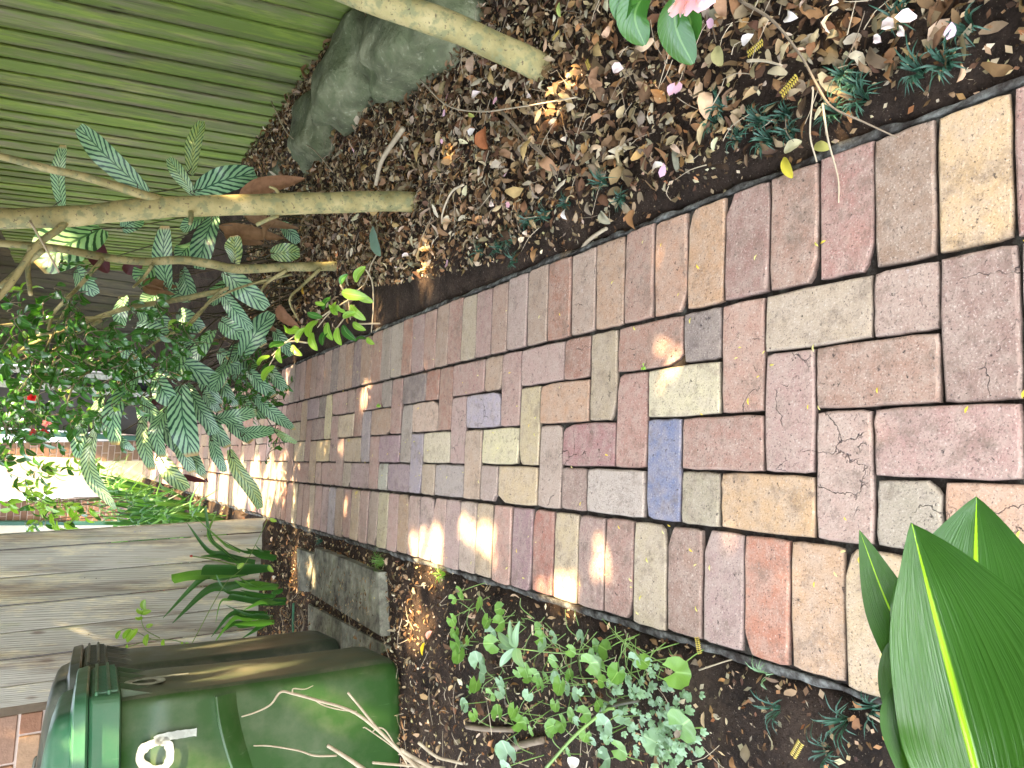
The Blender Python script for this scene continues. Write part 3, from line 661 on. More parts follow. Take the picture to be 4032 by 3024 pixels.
def digit9(mb, o, ux, uy, nrm, h, wscale=1.0):
    """hand painted 9: rough brush strokes lying 2 mm proud of the plastic"""
    path9 = [(0.95, .62), (.8, .92), (.45, 1.0), (.1, .85), (.0, .62), (.2, .5), (.55, .48), (.85, .55), (1.0, .72), (1.02, .45), (1.0, .2), (.98, 0)]
    P = catmull([Vector(((x - .5) * .55 * wscale, y, 0)) for x, y in path9], 5); vs = []
    for i, p in enumerate(P):
        t = (P[min(i + 1, len(P) - 1)] - P[max(i - 1, 0)]); t = t.normalized() if t.length > 0 else Vector((1, 0, 0))
        sd = Vector((-t.y, t.x, 0)); k = 0.095 * (0.7 + 0.55 * abs(noise.noise(p * 7)))
        for s_ in (-1, 1):
            q = p + sd * k * s_; vs.append(o + ux * (q.x * h) + uy * (q.y * h) + nrm * 0.002)
    mb.add(vs, [(i * 2, i * 2 + 1, i * 2 + 3, i * 2 + 2) for i in range(len(P) - 1)])
def wheelie(C0, label, body_m, lid_m, front_m, digits=True):
    """C0: near front bottom corner (virtual square corner)"""
    w0, w1, d0, d1, H = 0.47, 0.565, 0.50, 0.66, 0.99
    C0 = Vector(C0); root = empty('wheelie_bin', C0, label, 'bin', 'green wheelie bins beside the path')
    def ctr(w_, d_, z, fl): return C0 + BD * (0.235) - BN * (0.25) + UP * z + BN * fl
    secs = []
    for z, w_, d_, fl, rad in ((0.0, .42, .45, 0, .07), (0.02, .455, .485, 0, .075), (.06, .47, .50, 0, .075), (.35, .495, .545, -.022, .06), (.62, .515, .585, -.037, .05), (.65, .525, .60, -.044, .045), (.80, .54, .625, -.05, .04), (.985, .552, .645, -.06, .035)):
        secs.append(rr_section(ctr(w_, d_, z, fl), w_ / 2, d_ / 2, rad))
    mb = MB(); loft(mb, secs); body = mb.build('body', body_m, root, smooth=False)
    for p_ in body.data.polygons: p_.use_smooth = len(p_.vertices) == 4
    body.data.materials.append(MT[front_m])
    for p_ in body.data.polygons:
        if p_.normal.dot(BN) > 0.75: p_.material_index = 1
    # front panel dust is the same plastic, dirtier
    cz = lambda z, fl=-.06: ctr(0, 0, z, fl)
    mb = MB(); loft(mb, [rr_section(cz(.955), .288, .334, .03), rr_section(cz(.96), .300, .346, .035), rr_section(cz(1.035), .306, .352, .035), rr_section(cz(1.045), .298, .344, .03)]); mb.build('rim', lid_m, root)
    for k in range(2):                                                   # lip mouldings on the front
        mb = MB(); fl = .352 - .06 - .25 + .25
        for z_ in ((0.985, 1.02)[k],):
            o = cz(z_) + BN * 0.347 - BD * 0.29; mb.add(*bev_box(o, BD * 0.58, BN * 0.016, UP * 0.010, .003))
        mb.build('rib', lid_m, root)
    for k in range(40):
        if k % 2: continue
        o = cz(.965) + BN * 0.3505 + BD * (-0.27 + k * 0.0138); mb = MB(); mb.add(*box_vf(o, BD * 0.005, BN * 0.005, UP * 0.055)); mb.build('rib', lid_m, root)
    for k in range(5):
        o = cz(.955) + BN * 0.275 + BD * (-0.235 + k * 0.115); mb = MB()
        vs = [o, o + BD * 0.008, o + BN * 0.075, o + BN * 0.075 + BD * 0.008, o - UP * 0.15 + BN * .03, o - UP * 0.15 + BD * 0.008 + BN * .03]
        mb.add(vs, [(0, 2, 4), (1, 5, 3), (0, 1, 3, 2), (2, 3, 5, 4), (0, 4, 5, 1)]); mb.build('gusset', body_m, root)
    # lid: flat flange then a stepped dome, higher at the hinge side
    def lidsec(z, ins, slope=0.0, ext=0.0):
        q = rr_section(cz(z), .300 - ins, .346 - ins, max(.03, .06 - ins * .1), 6); c = cz(z)
        return [p + UP * (slope * (-(p - c).dot(BN) + .2)) for p in q]
    mb = MB(); loft(mb, [lidsec(1.047, -.012), lidsec(1.054, -.018), lidsec(1.085, -.012), lidsec(1.090, .0), lidsec(1.093, .03), lidsec(1.098, .045), lidsec(1.135, .055, .06), lidsec(1.15, .07, .09), lidsec(1.165, .12, .12), lidsec(1.17, .2, .13)], True, True)
    lid = mb.build('lid', lid_m, root)
    lid.data.polygons.foreach_set('use_smooth', [True] * len(lid.data.polygons))
    md = lid.modifiers.new('edge', 'EDGE_SPLIT'); md.split_angle = R_(38)
    for k, (a, b) in enumerate(((-.14, -.235), (.14, -.235))):
        mb = MB(); o = cz(1.165) - BN * 0.12 + BD * a
        tube(mb, [o - BN * .055 - UP * .03, o - BN * .055 + UP * 0.045, o - BN * .04 + UP * 0.058, o + BN * .05 + UP * 0.050, o + BN * .062 + UP * 0.035, o + BN * .06 - UP * .03], .008, .008, 6, 4); mb.build('handle', lid_m, root, smooth=True)
    mb = MB(); o = cz(1.01) - BN * .40; tube(mb, [o - BD * .26 , o + BD * .26], .014, .014, 8); mb.build('handle_bar', body_m, root, smooth=True)
    for s_ in (-1, 1):
        mb = MB(); o = C0 + BD * 0.235 - BN * 0.50 + BD * (s_ * 0.235) + UP * 0.1
        ring = []
        for q, rr in ((-.022, .095), (-.022, .1), (.022, .1), (.022, .095)):
            ring.append([o + BD * q + (BN * math.cos(a) + UP * math.sin(a)) * rr for a in [2 * math.pi * i / 24 for i in range(24)]])
        loft(mb, ring); mb.build('wheel', 'stalk', root)
    # moulded step on the side facing the camera
    mb = MB(); prof = []
    for i in range(15):
        f = i / 14; a = C0 + BD * 0.235 - BN * .25
        zz = .672 - .075 * f ** 1.6 ; wz = .522 + (zz - .62) * .15
        base = ctr(0, 0, zz, -.042) + BN * (.27 - f * .30) - BD * (wz / 2 + 0.0)
        out_ = 0.042 * math.sin(math.pi * min(1, f * 1.0 + .08)) ** .6 + .004
        prof.append([base + BD * .01, base - BD * out_ + UP * .004, base - BD * out_ - UP * .006, base - UP * .07 + BD * .008])
    vs = [p for s_ in prof for p in s_]; mb.add(vs, [(i * 4 + k, i * 4 + k + 1, i * 4 + k + 5, i * 4 + k + 4) for i in range(14) for k in range(3)])
    mb.build('moulded_step', body_m, root, smooth=True)
    if digits:
        mb = MB(); z = .69; z = .73; o = ctr(0, 0, z, -.045) - BD * (.271) + BN * .125
        up = (UP * 1 - BD * .075).normalized(); digit9(mb, o - BD * .003, BN, up, -BD, .17); mb.build('painted_digit', 'white', root)
        mb = MB(); o = ctr(0, 0, .73, -.05) + BN * .3125 - BD * .06
        digit9(mb, o + BN * .004, BD, (UP + BN * .03).normalized(), BN, .20, 1.0); mb.build('painted_digit', 'white', root)
    return root
b1 = gnd(1560, 2560); BASE1 = Vector((-1.085, 2.73, -0.005)); BASE2 = Vector((-1.235, 3.40, -0.005))
wheelie(BASE1, 'bright green wheelie bin nearest the camera with a white 9 painted on its side', 'bin', 'lid', 'bindust')
wheelie(BASE2, 'dull dark green wheelie bin standing behind the bright green one', 'bin2', 'bin2', 'bin2', False)

# ------------------------------------------------------------------ trees: trunks and branches
def small_leaf_mesh(name, mat, L_, W_, bend, nl=6, nw=2, prof='ell', cup=.25, stem=0.0):
    mb = MB(); leaf(mb, [(0, 0, 0), (0, L_ * .5, bend * L_), (0, L_, 0)], W_, (0, 0, 1), prof, nl, nw, cup)
    return mb.mesh(name, mat, smooth=True)
CAMS = [small_leaf_mesh('leaf', 'camellia', L_, L_ * .46, b_) for L_, b_ in ((.055, .1), (.062, .18), (.048, .05), (.066, .22))]
YNG = [small_leaf_mesh('leaf', 'young', L_, L_ * .42, b_) for L_, b_ in ((.052, .1), (.045, .2), (.060, .16))]
def leaf_rot(direction, roll):
    q = Vector(direction).to_track_quat('Y', 'Z').to_matrix().to_4x4() @ Matrix.Rotation(roll, 4, 'Y'); return q.to_euler()
def thing_tree(name, base, label, group='camellia trees along the bed'):
    return empty(name, base, label, 'tree', group)
t1 = thing_tree('camellia_tree', gnd(2170, 290), 'thick pale smooth trunk leaning out of the bed, with a pink bloom')
mb = MB(); tube(mb, [gnd(2190, 300, -.06), gnd(2165, 285, .0), atY(1950, 180, 2.10), atY(1700, 75, 2.16), atY(1420, -15, 2.25), atY(1150, -130, 2.4), atY(800, -330, 2.7), Vector((1.75, 3.2, 2.6))], .046, .035, 14, 6, .12); mb.build('trunk', 'bark', t1, smooth=True)
t2 = thing_tree('camellia_tree', gnd(1655, 800), 'straight pale trunk standing in the leaf litter between striped leaves')
mb = MB(); Y2 = 3.0
tube(mb, [gnd(1675, 800, -.05), atY(1640, 797, 3.0), atY(1497, 792, Y2), atY(1012, 806, Y2), atY(650, 817, Y2), atY(300, 850, Y2), atY(0, 861, Y2 + .02), atY(-400, 870, Y2 + .05), atY(-900, 880, 3.1)], .046, .028, 14, 6, .14)
mb.build('trunk', 'bark', t2, smooth=True)
def branch(root, pts, r0, r1, mat='bark', name='branch'):
    mb = MB(); tube(mb, pts, r0, r1, 7, 5, .12); return mb.build(name, mat, root, smooth=True)
branch(t2, [atY(640, 790, 3.0), atY(564, 767, 2.97), atY(448, 730, 2.95), atY(325, 694, 2.95), atY(166, 658, 2.95), atY(0, 615, 2.95), atY(-250, 560, 2.95)], .017, .011)
branch(t2, [atY(270, 860, 3.0), atY(230, 905, 2.97), atY(145, 969, 2.96), atY(43, 1114, 2.96), atY(-40, 1210, 2.95)], .013, .010)
branch(t2, [atY(118, 870, 2.97), atY(170, 960, 2.94), atY(232, 1072, 2.92)], .004, .003, 'stick')
branch(t2, [atY(750, 830, 2.98), atY(752, 862, 2.94), atY(748, 882, 2.92)], .010, .006)
branch(t2, [atY(1100, 770, 3.0), atY(1085, 745, 2.98), atY(1060, 735, 2.97)], .008, .004)
branch(t2, [atY(1010, 885, 3.02), atY(1060, 862, 3.0), atY(1095, 850, 3.0)], .008, .007)
t3 = thing_tree('camellia_tree', gnd(1330, 1050), 'thin wavy pale trunk with bright green twigs rising over the path')
mb = MB(); Y3 = 4.05
tube(mb, [gnd(1345, 1050, -.04), atY(1325, 1048, Y3), atY(1125, 1052, Y3), atY(941, 1060, Y3), atY(831, 1041, Y3), atY(720, 1023, Y3), atY(573, 1030, Y3), atY(405, 1012, Y3), atY(217, 976, Y3 - .03), atY(0, 958, Y3 - .05), atY(-300, 940, Y3)], .026, .015, 10, 6, .18)
mb.build('trunk', 'bark', t3, smooth=True)
BR = [([(1130, 1065), (1055, 1110), (1030, 1143)], .010, .006, 4.0), ([(1265, 1055), (1190, 1125), (1140, 1180), (1175, 1260)], .010, .004, 3.98), ([(405, 1020), (311, 1128), (270, 1170), (210, 1235), (190, 1300)], .011, .007, 4.0),
 ([(600, 1045), (560, 1100), (525, 1130)], .009, .006, 4.0), ([(875, 1144), (700, 1180), (515, 1210), (430, 1235), (280, 1290), (100, 1370), (-60, 1450)], .015, .010, 4.3), ([(1040, 1110), (875, 1144), (742, 1283), (640, 1330), (520, 1420)], .011, .005, 4.25),
 ([(1150, 1080), (1000, 1115), (880, 1160), (790, 1220), (720, 1300)], .007, .004, 4.1), ([(400, 1260), (250, 1345), (150, 1450), (60, 1560)], .010, .007, 4.3), ([(280, 1180), (200, 1330), (170, 1440), (240, 1560)], .006, .004, 4.1), ([(120, 970), (110, 1060), (120, 1160)], .009, .007, 2.96),
 ([(0, 1130), (90, 1050), (170, 985)], .011, .010, 3.3), ([(420, 1330), (380, 1440), (300, 1500), (260, 1600)], .006, .004, 4.15), ([(-40, 1290), (60, 1275), (190, 1260), (350, 1250), (440, 1245)], .008, .004, 4.15),
 ([(20, 1420), (130, 1330), (205, 1310)], .006, .005, 4.1), ([(460, 1400), (380, 1440), (290, 1400), (200, 1440), (150, 1550), (120, 1700)], .005, .003, 4.0)]
for pts, r0, r1, Y in BR:
    branch(t2 if Y < 3.5 else t3, [atY(px, py, Y + .04 * math.sin(i * 2.3)) for i, (px, py) in enumerate(pts)], r0, r1)
# foliage of the thin tree: twigs with leaves
TWN = [0]
def twig_with_leaves(root, p0, p1, n, meshes, rad=.0022, mat='twig', sc=1.0, droop=.03, cnt=[0], cap=280, stuff=None):
    p0, p1 = Vector(p0), Vector(p1); mid = (p0 + p1) / 2 + Vector((random.uniform(-.02, .02), random.uniform(-.02, .02), droop))
    P = catmull([p0, mid, p1], 6); mb = MB(); tube(mb, [p0, mid, p1], rad, rad * .5, 5, 4); 
    TWN[0] += 1
    if TWN[0] < 280 or stuff is None: mb.build('twig', mat, root, smooth=True)
    else: stuff[0].add([Vector(v) for v in mb.v], mb.f, mb.uv)
    for k in range(n):
        f = (k + .6) / n; q = P[min(len(P) - 1, int(f * (len(P) - 1)))]; t = (P[-1] - P[0]).normalized()
        sd = Vector((random.uniform(-1, 1), random.uniform(-1, 1), random.uniform(-.5, .7))); sd = (sd - t * sd.dot(t)).normalized()
        d = (t * random.uniform(.3, .9) + sd * .9 + Vector((0, 0, -.35))).normalized() if k < n - 1 else t
        me = random.choice(meshes); e = leaf_rot(d, random.uniform(-.9, .9)); s_ = sc * random.uniform(.75, 1.2)
        if cnt[0] < cap: inst('leaf', me, root, q, e, s_); cnt[0] += 1
        elif stuff is not None:
            Mx = Matrix.LocRotScale(q, e, Vector((s_,) * 3)); stuff[1].add([Mx @ v.co for v in me.vertices], [tuple(p.vertices) for p in me.polygons], stuff[2][me.name])
UVC = {}
for me in CAMS + YNG:
    li = np.empty(len(me.loops), dtype=np.int32); me.loops.foreach_get('vertex_index', li); u = np.empty(len(me.loops) * 2, dtype=np.float32); me.uv_layers[0].data.foreach_get('uv', u)
    u = u.reshape(-1, 2); d = {}; 
    for a, b in zip(li, u): d[int(a)] = (float(b[0]), float(b[1]))
    UVC[me.name] = [d[i] for i in range(len(me.vertices))]
stf = (MB(), MB(), UVC); cnt = [0]
# polygon-ish density list: (px, py, spread, Ymin, Ymax, twigs)
CL = [(60, 1230, 60, 3.5, 4.2, 5), (120, 1330, 90, 3.6, 4.4, 8), (60, 1450, 70, 3.6, 4.6, 8), (200, 1420, 90, 3.6, 4.5, 9), (330, 1330, 80, 3.7, 4.4, 6), (330, 1180, 70, 3.8, 4.3, 5), (430, 1400, 90, 3.8, 4.5, 9),
 (330, 1500, 90, 3.7, 4.6, 10), (180, 1540, 90, 3.6, 4.8, 12), (60, 1590, 70, 3.6, 4.8, 10), (90, 1700, 80, 3.8, 4.8, 10), (40, 1780, 50, 3.8, 4.8, 6), (230, 1640, 80, 3.8, 4.8, 8), (380, 1600, 80, 3.8, 4.6, 8), (540, 1380, 80, 3.8, 4.5, 8), (620, 1330, 80, 3.8, 4.4, 6),
 (640, 1440, 60, 3.8, 4.4, 5), (480, 1520, 70, 3.8, 4.5, 6), (250, 1130, 60, 3.7, 4.2, 3), (580, 1180, 60, 3.9, 4.3, 3), (720, 1300, 60, 3.9, 4.3, 3), (30, 1330, 50, 3.5, 4.2, 5), (150, 1640, 60, 3.8, 4.8, 7), (360, 1420, 60, 3.8, 4.4, 5)]
tw = []
for px, py, sp, y0, y1, n in CL:
    for k in range(int(n * 1.7)): tw.append((px + random.gauss(0, sp * .6), py + random.gauss(0, sp * .6), random.uniform(y0, y1)))
random.shuffle(tw)
for px, py, Y in tw:
    a = atY(px, py, Y); d = Vector((random.uniform(-.12, .06), random.uniform(-.06, .06), random.uniform(-.10, .05)))
    twig_with_leaves(t3, a, a + d, random.randint(3, 6), CAMS if random.random() < .8 else YNG, cnt=cnt, stuff=stf)
tag(stf[1].build('leaf', 'camellia', t3, smooth=True), kind='stuff'); 
if stf[0].v: tag(stf[0].build('twig', 'twig', t3), kind='stuff')
# red blooms in that foliage
def bloom(root, c, r, col, mat='petal', n=9, up=Vector((0, 0, 1)), name='flower'):
    mb = MB(); up = up.normalized(); a = up.orthogonal().normalized(); b = up.cross(a)
    for ring, (k, op, sc) in enumerate(((n, .25, 1.0), (n - 2, .6, .8), (max(3, n - 4), 1.1, .55))):
        for i in range(k):
            an = 2 * math.pi * (i + ring * .4) / k + random.uniform(-.15, .15); d = a * math.cos(an) + b * math.sin(an)
            tip = c + (d * math.cos(op) + up * math.sin(op)) * r * sc
            leaf(mb, [c, (c + tip) / 2 - up * r * .06, tip], r * .75 * sc, up - d * .4, 'blunt', 5, 3, .3, .02, col=jit(col, .1))
    return mb.build(name, mat, root, smooth=True)
for px, py, Y in ((128, 1567, 4.1), (135, 1703, 4.2), (142, 1725, 4.2), (172, 1703, 4.3)):
    bloom(t3, atY(px, py, Y), .022, (.55, .015, .02), 'red', 7, Vector((-.3, -1, .1)))
bloom(t3, atY(186, 1665, 4.3), .024, (.75, .30, .36), 'petal', 7, Vector((-.3, -1, .1)))
# near camellia sprig with its pink bloom at the edge of the photo
DD = 1.02
branch(t1, [atY(1150, -130, 2.4), atD(2200, -700, 1.6), atD(2500, -420, 1.2), atD(2590, -150, 1.06), atD(2690, -30, DD)], .010, .003, 'twig')
for pts, w_, fl in ((((2560, -60), (2500, 60), (2538, 178)), .040, 0), (((2655, -10), (2665, 120), (2728, 252)), .040, 0), (((2560, -40), (2470, -20), (2440, 90)), .035, 0), (((2680, 10), (2720, 90), (2700, 200)), .03, 0)):
    mb = MB(); leaf(mb, [atD(*p, DD + .01 * i) for i, p in enumerate(pts)], w_, (CAM - atD(2600, 60, 1)) + Vector((0, 0, .5)), 'ell', 14, 4, .5); mb.build('leaf', 'camellia', t1, smooth=True)
bloom(t1, atD(2745, -60, DD - .02), .042, (.86, .56, .62), 'petal', 11, Vector((-.6, -.2, -.3)))

# ------------------------------------------------------------------ striped-leaf plants
CENT = {0: Vector((.98, 4.75, 0)), 1: Vector((.66, 4.85, 0)), 2: Vector((.30, 4.95, 0)), 3: Vector((.05, 5.35, 0))}
PLN = []
lab = ['tall striped-leaf plant against the green fence behind the straight trunk', 'striped-leaf plant with a few brown leaves between the two pale trunks', 'striped-leaf plant leaning towards the path beneath the small-leaved twigs', 'striped-leaf plant hanging long leaves over the brick path']
for k in range(4): PLN.append(empty('striped_plant', CENT[k], lab[k], 'plant', 'striped-leaf plants beside the path'))
TOCAM = lambda p: (CAM - p).normalized()
# tip/base px, width px, Y, plant, yellow tint (some sunlit glow painted in), facing-mode
SL = [((579, 759), (311, 499), 85, 4.3, 0, .15, 0), ((246, 824), (250, 571), 50, 4.6, 0, .2, 0), ((752, 690), (795, 477), 62, 4.4, 0, .9, 0), ((767, 759), (1005, 680), 92, 4.3, 0, 0, 0), ((767, 770), (665, 622), 52, 4.35, 0, .5, 0),
 ((400, 900), (150, 1050), 175, 4.6, 0, .1, 0), ((660, 1144), (651, 890), 76, 4.5, 1, 0, 0), ((845, 850), (787, 1060), 92, 4.5, 1, 0, 0), ((816, 850), (716, 908), 58, 4.55, 1, 0, 0), ((926, 1038), (923, 928), 72, 4.4, 1, .8, 0),
 ((1066, 1000), (1180, 995), 66, 4.3, 1, .6, 0), ((1108, 878), (1174, 958), 50, 4.5, 1, 0, 0), ((882, 1066), (1052, 1212), 82, 4.3, 1, .1, 0), ((872, 1150), (990, 1296), 60, 4.35, 1, 0, 0), ((950, 1405), (1071, 1232), 92, 4.35, 2, 0, 0),
 ((686, 1408), (888, 1512), 80, 4.35, 2, 0, 0), ((713, 1518), (759, 1796), 108, 4.15, 3, 0, 0), ((535, 1488), (457, 1752), 76, 4.1, 3, .0, 2), ((557, 1560), (812, 1884), 66, 4.3, 3, .1, 3), ((736, 1512), (857, 1706), 58, 4.3, 3, 0, 0),
 ((373, 1680), (455, 2004), 56, 4.1, 3, .45, 2), ((338, 1630), (314, 1812), 62, 4.2, 3, 0, 0), ((833, 1712), (886, 1858), 50, 4.3, 3, 0, 0), ((905, 1770), (1026, 2002), 62, 4.35, 3, .75, 3), ((848, 1652), (1010, 1622), 50, 4.3, 3, 0, 0),
 ((946, 1704), (1082, 1694), 46, 4.3, 3, 0, 0), ((1078, 1692), (1168, 1744), 28, 4.25, 3, .6, 0), ((990, 1545), (1162, 1692), 50, 4.4, 2, 0, 0), ((800, 1540), (865, 1622), 44, 4.5, 2, 0, 0), ((625, 1790), (738, 1926), 60, 4.35, 3, .5, 0),
 ((490, 1168), (477, 1290), 58, 4.7, 2, 0, 0), ((544, 1222), (672, 1288), 88, 4.6, 2, 0, 0), ((537, 1283), (668, 1322), 64, 4.55, 2, 0, 0), ((868, 1262), (958, 1322), 72, 4.4, 2, 0, 0), ((690, 1345), (785, 1375), 56, 4.6, 2, 0, 0), ((462, 1712), (528, 1772), 36, 4.2, 3, 0, 0),
 ((640, 1150), (560, 1200), 60, 4.8, 2, 0, 0), ((760, 1180), (640, 1130), 70, 4.85, 1, 0, 0), ((900, 1100), (830, 1200), 64, 4.8, 1, 0, 0), ((1010, 1330), (900, 1420), 70, 4.7, 2, 0, 0), ((860, 1380), (960, 1480), 66, 4.75, 2, 0, 0), ((780, 1440), (870, 1600), 60, 4.65, 2, 0, 0), ((920, 1500), (1010, 1420), 60, 4.7, 2, 0, 0), ((700, 1230), (800, 1300), 72, 4.75, 2, 0, 0), ((1080, 1300), (1150, 1400), 50, 4.6, 2, 0, 0), ((480, 900), (560, 860), 60, 4.8, 0, 0, 0), ((600, 1560), (560, 1660), 60, 4.6, 3, 0, 0), ((640, 1460), (740, 1440), 66, 4.6, 2, 0, 0),
 ((1050, 1440), (1130, 1540), 48, 4.5, 2, 0, 0), ((930, 1560), (1060, 1640), 50, 4.55, 2, 0, 0), ((500, 1420), (600, 1480), 70, 4.7, 2, 0, 0), ((860, 1480), (930, 1600), 56, 4.6, 2, 0, 0), ((300, 1060), (380, 1160), 70, 5.0, 0, 0, 0), ((770, 950), (700, 1020), 66, 4.9, 1, 0, 0),
 ((610, 1480), (690, 1600), 80, 4.25, 3, 0, 0), ((800, 1600), (900, 1760), 64, 4.35, 3, 0, 0), ((660, 1600), (640, 1800), 62, 4.2, 3, .1, 2), ((560, 1640), (600, 1850), 60, 4.25, 3, .3, 0), ((880, 1620), (990, 1740), 50, 4.4, 3, 0, 0), ((740, 1380), (640, 1480), 70, 4.3, 2, 0, 0), ((840, 1300), (760, 1420), 76, 4.4, 2, 0, 0), ((960, 1280), (1040, 1360), 64, 4.4, 2, 0, 0), ((400, 1560), (420, 1700), 56, 4.3, 3, .2, 2), ((620, 1040), (540, 1110), 80, 4.7, 1, 0, 0), ((980, 1460), (1080, 1560), 60, 4.4, 2, 0, 0), ((720, 1060), (760, 1180), 70, 4.6, 1, 0, 0), ((460, 1330), (540, 1420), 70, 4.6, 2, 0, 0), ((900, 1420), (840, 1540), 60, 4.3, 2, 0, 0), ((700, 1700), (760, 1860), 52, 4.3, 3, .2, 0)]
for (bp, tp, wpx, Y, pl, age, mode) in SL:
    b = atY(*bp, Y); t = atY(*tp, Y - .06); L_ = (t - b).length
    bow = UP * (.10 * L_ * (1 if mode != 2 else 1.6)); mid = (b + t) / 2 + bow * (.6 if mode in (0, 3) else 1) + Vector((0, -.04, 0))
    face = (TOCAM(mid) * .75 + UP * .6 + Vector((random.uniform(-.25, .25), random.uniform(-.1, .1), 0)))
    Wd = wpx * (Y * .95) / F_PX * 1.12
    mb = MB(); leaf(mb, [b, mid, t] if mode != 3 else [b, b.lerp(t, .35) + UP * .01, b.lerp(t, .7) - UP * .01, t], Wd, face, 'ell' if L_ > Wd * 4 else 'blunt', 24, 8, .16, .012, nst=float(max(8, round(L_ / Wd * 3.6))), age=float(age), dry=float(random.random()))
    mb.build('leaf', 'striped', PLN[pl], smooth=True)
    c = CENT[pl] + Vector((random.uniform(-.14, .14), random.uniform(-.1, .1), 0)); c.z = soil_z(c.x, c.y) - .02
    k = (c + b) / 2 + UP * .1 + Vector((random.uniform(-.05, .05), .08, 0))
    mb = MB(); tube(mb, [c, k, b, b.lerp(mid, .3) - face.normalized() * .004], .004, .0025, 6, 5); mb.build('stalk', 'stalk', PLN[pl], smooth=True)
for (bp, tp, wpx, Y, pl) in (((365, 915), (425, 1075), 75, 4.75, 0), ((700, 1640), (820, 1900), 30, 4.5, 3), ((485, 1490), (462, 1620), 30, 4.5, 3), ((640, 1560), (615, 1620), 34, 4.5, 3), ((560, 1700), (620, 1780), 26, 4.5, 3), ((720, 1870), (812, 1896), 24, 4.4, 3), ((560, 1040), (500, 1080), 60, 4.9, 0)):
    b = atY(*bp, Y); t = atY(*tp, Y); mb = MB(); leaf(mb, [b, (b + t) / 2 + UP * .02, t], wpx * Y * .9 / F_PX, TOCAM(b), 'ell', 16, 6, .15, 0, flip=False, nst=10.0, age=0.0, dry=0.0)
    mb.f = [q[::-1] for q in mb.f]; mb.build('leaf', 'striped', PLN[pl], smooth=True)
for (bp, tp, wpx, Y, pl) in (((940, 767), (1204, 702), 72, 4.15, 0), ((860, 890), (1120, 940), 60, 4.4, 1), ((960, 850), (1180, 900), 44, 4.3, 1), ((880, 910), (1040, 960), 60, 4.45, 1), ((1040, 940), (1100, 860), 24, 4.3, 1), ((560, 1110), (700, 1130), 46, 4.5, 1), ((560, 1125), (690, 1160), 40, 4.5, 1), ((1100, 1200), (1180, 1290), 50, 4.3, 1), ((1000, 1240), (1090, 1300), 44, 4.4, 2)):
    b = atY(*bp, Y); t = atY(*tp, Y); mb = MB(); leaf(mb, [b, (b + t) / 2 + UP * .03, t], wpx * Y * .9 / F_PX, TOCAM(b) + UP * .3, 'long', 18, 6, .7, .05, col=jit((.24, .135, .07), .15)); o = mb.build('leaf', 'litter', PLN[pl], smooth=True); o['label'] = 'dead curled brown leaf'
    c = CENT[pl].copy(); c.z = 0; mb = MB(); tube(mb, [c, (c + b) / 2 + UP * .05, b], .004, .0025, 6, 5); mb.build('stalk', 'twig', PLN[pl])
# dark stems inside the clump
for k in range(70):
    pl = random.choice([1, 2, 2, 3]); c = CENT[pl] + Vector((random.uniform(-.25, .25), random.uniform(-.3, .3), 0)); c.z = soil_z(c.x, c.y) - .02
    t = c + Vector((random.uniform(-.45, .2), random.uniform(-.5, .2), random.uniform(.15, .6))); mb = MB(); tube(mb, [c, (c + t) / 2 + UP * .06, t], .0035, .002, 5, 4); mb.build('stalk', random.choice(['stalk', 'twig']), PLN[pl])
# dark small-leaved low growth at the foot of the clump, over the path edge
sh = empty('low_shrub', gnd(1240, 1380), 'low dark leafy shrub spilling over the far edge of the bricks', 'shrub')
for k in range(60):
    px, py = random.gauss(1040, 75), random.gauss(1520, 80); a = atY(px, py, random.uniform(4.3, 4.8)); c2_ = [0]
    if a.z < .02: a.z = random.uniform(.03, .12)
    twig_with_leaves(sh, a, a + Vector((random.uniform(-.10, .04), random.uniform(-.12, .02), random.uniform(-.02, .06))), 4, CAMS, cnt=c2_, sc=.95)

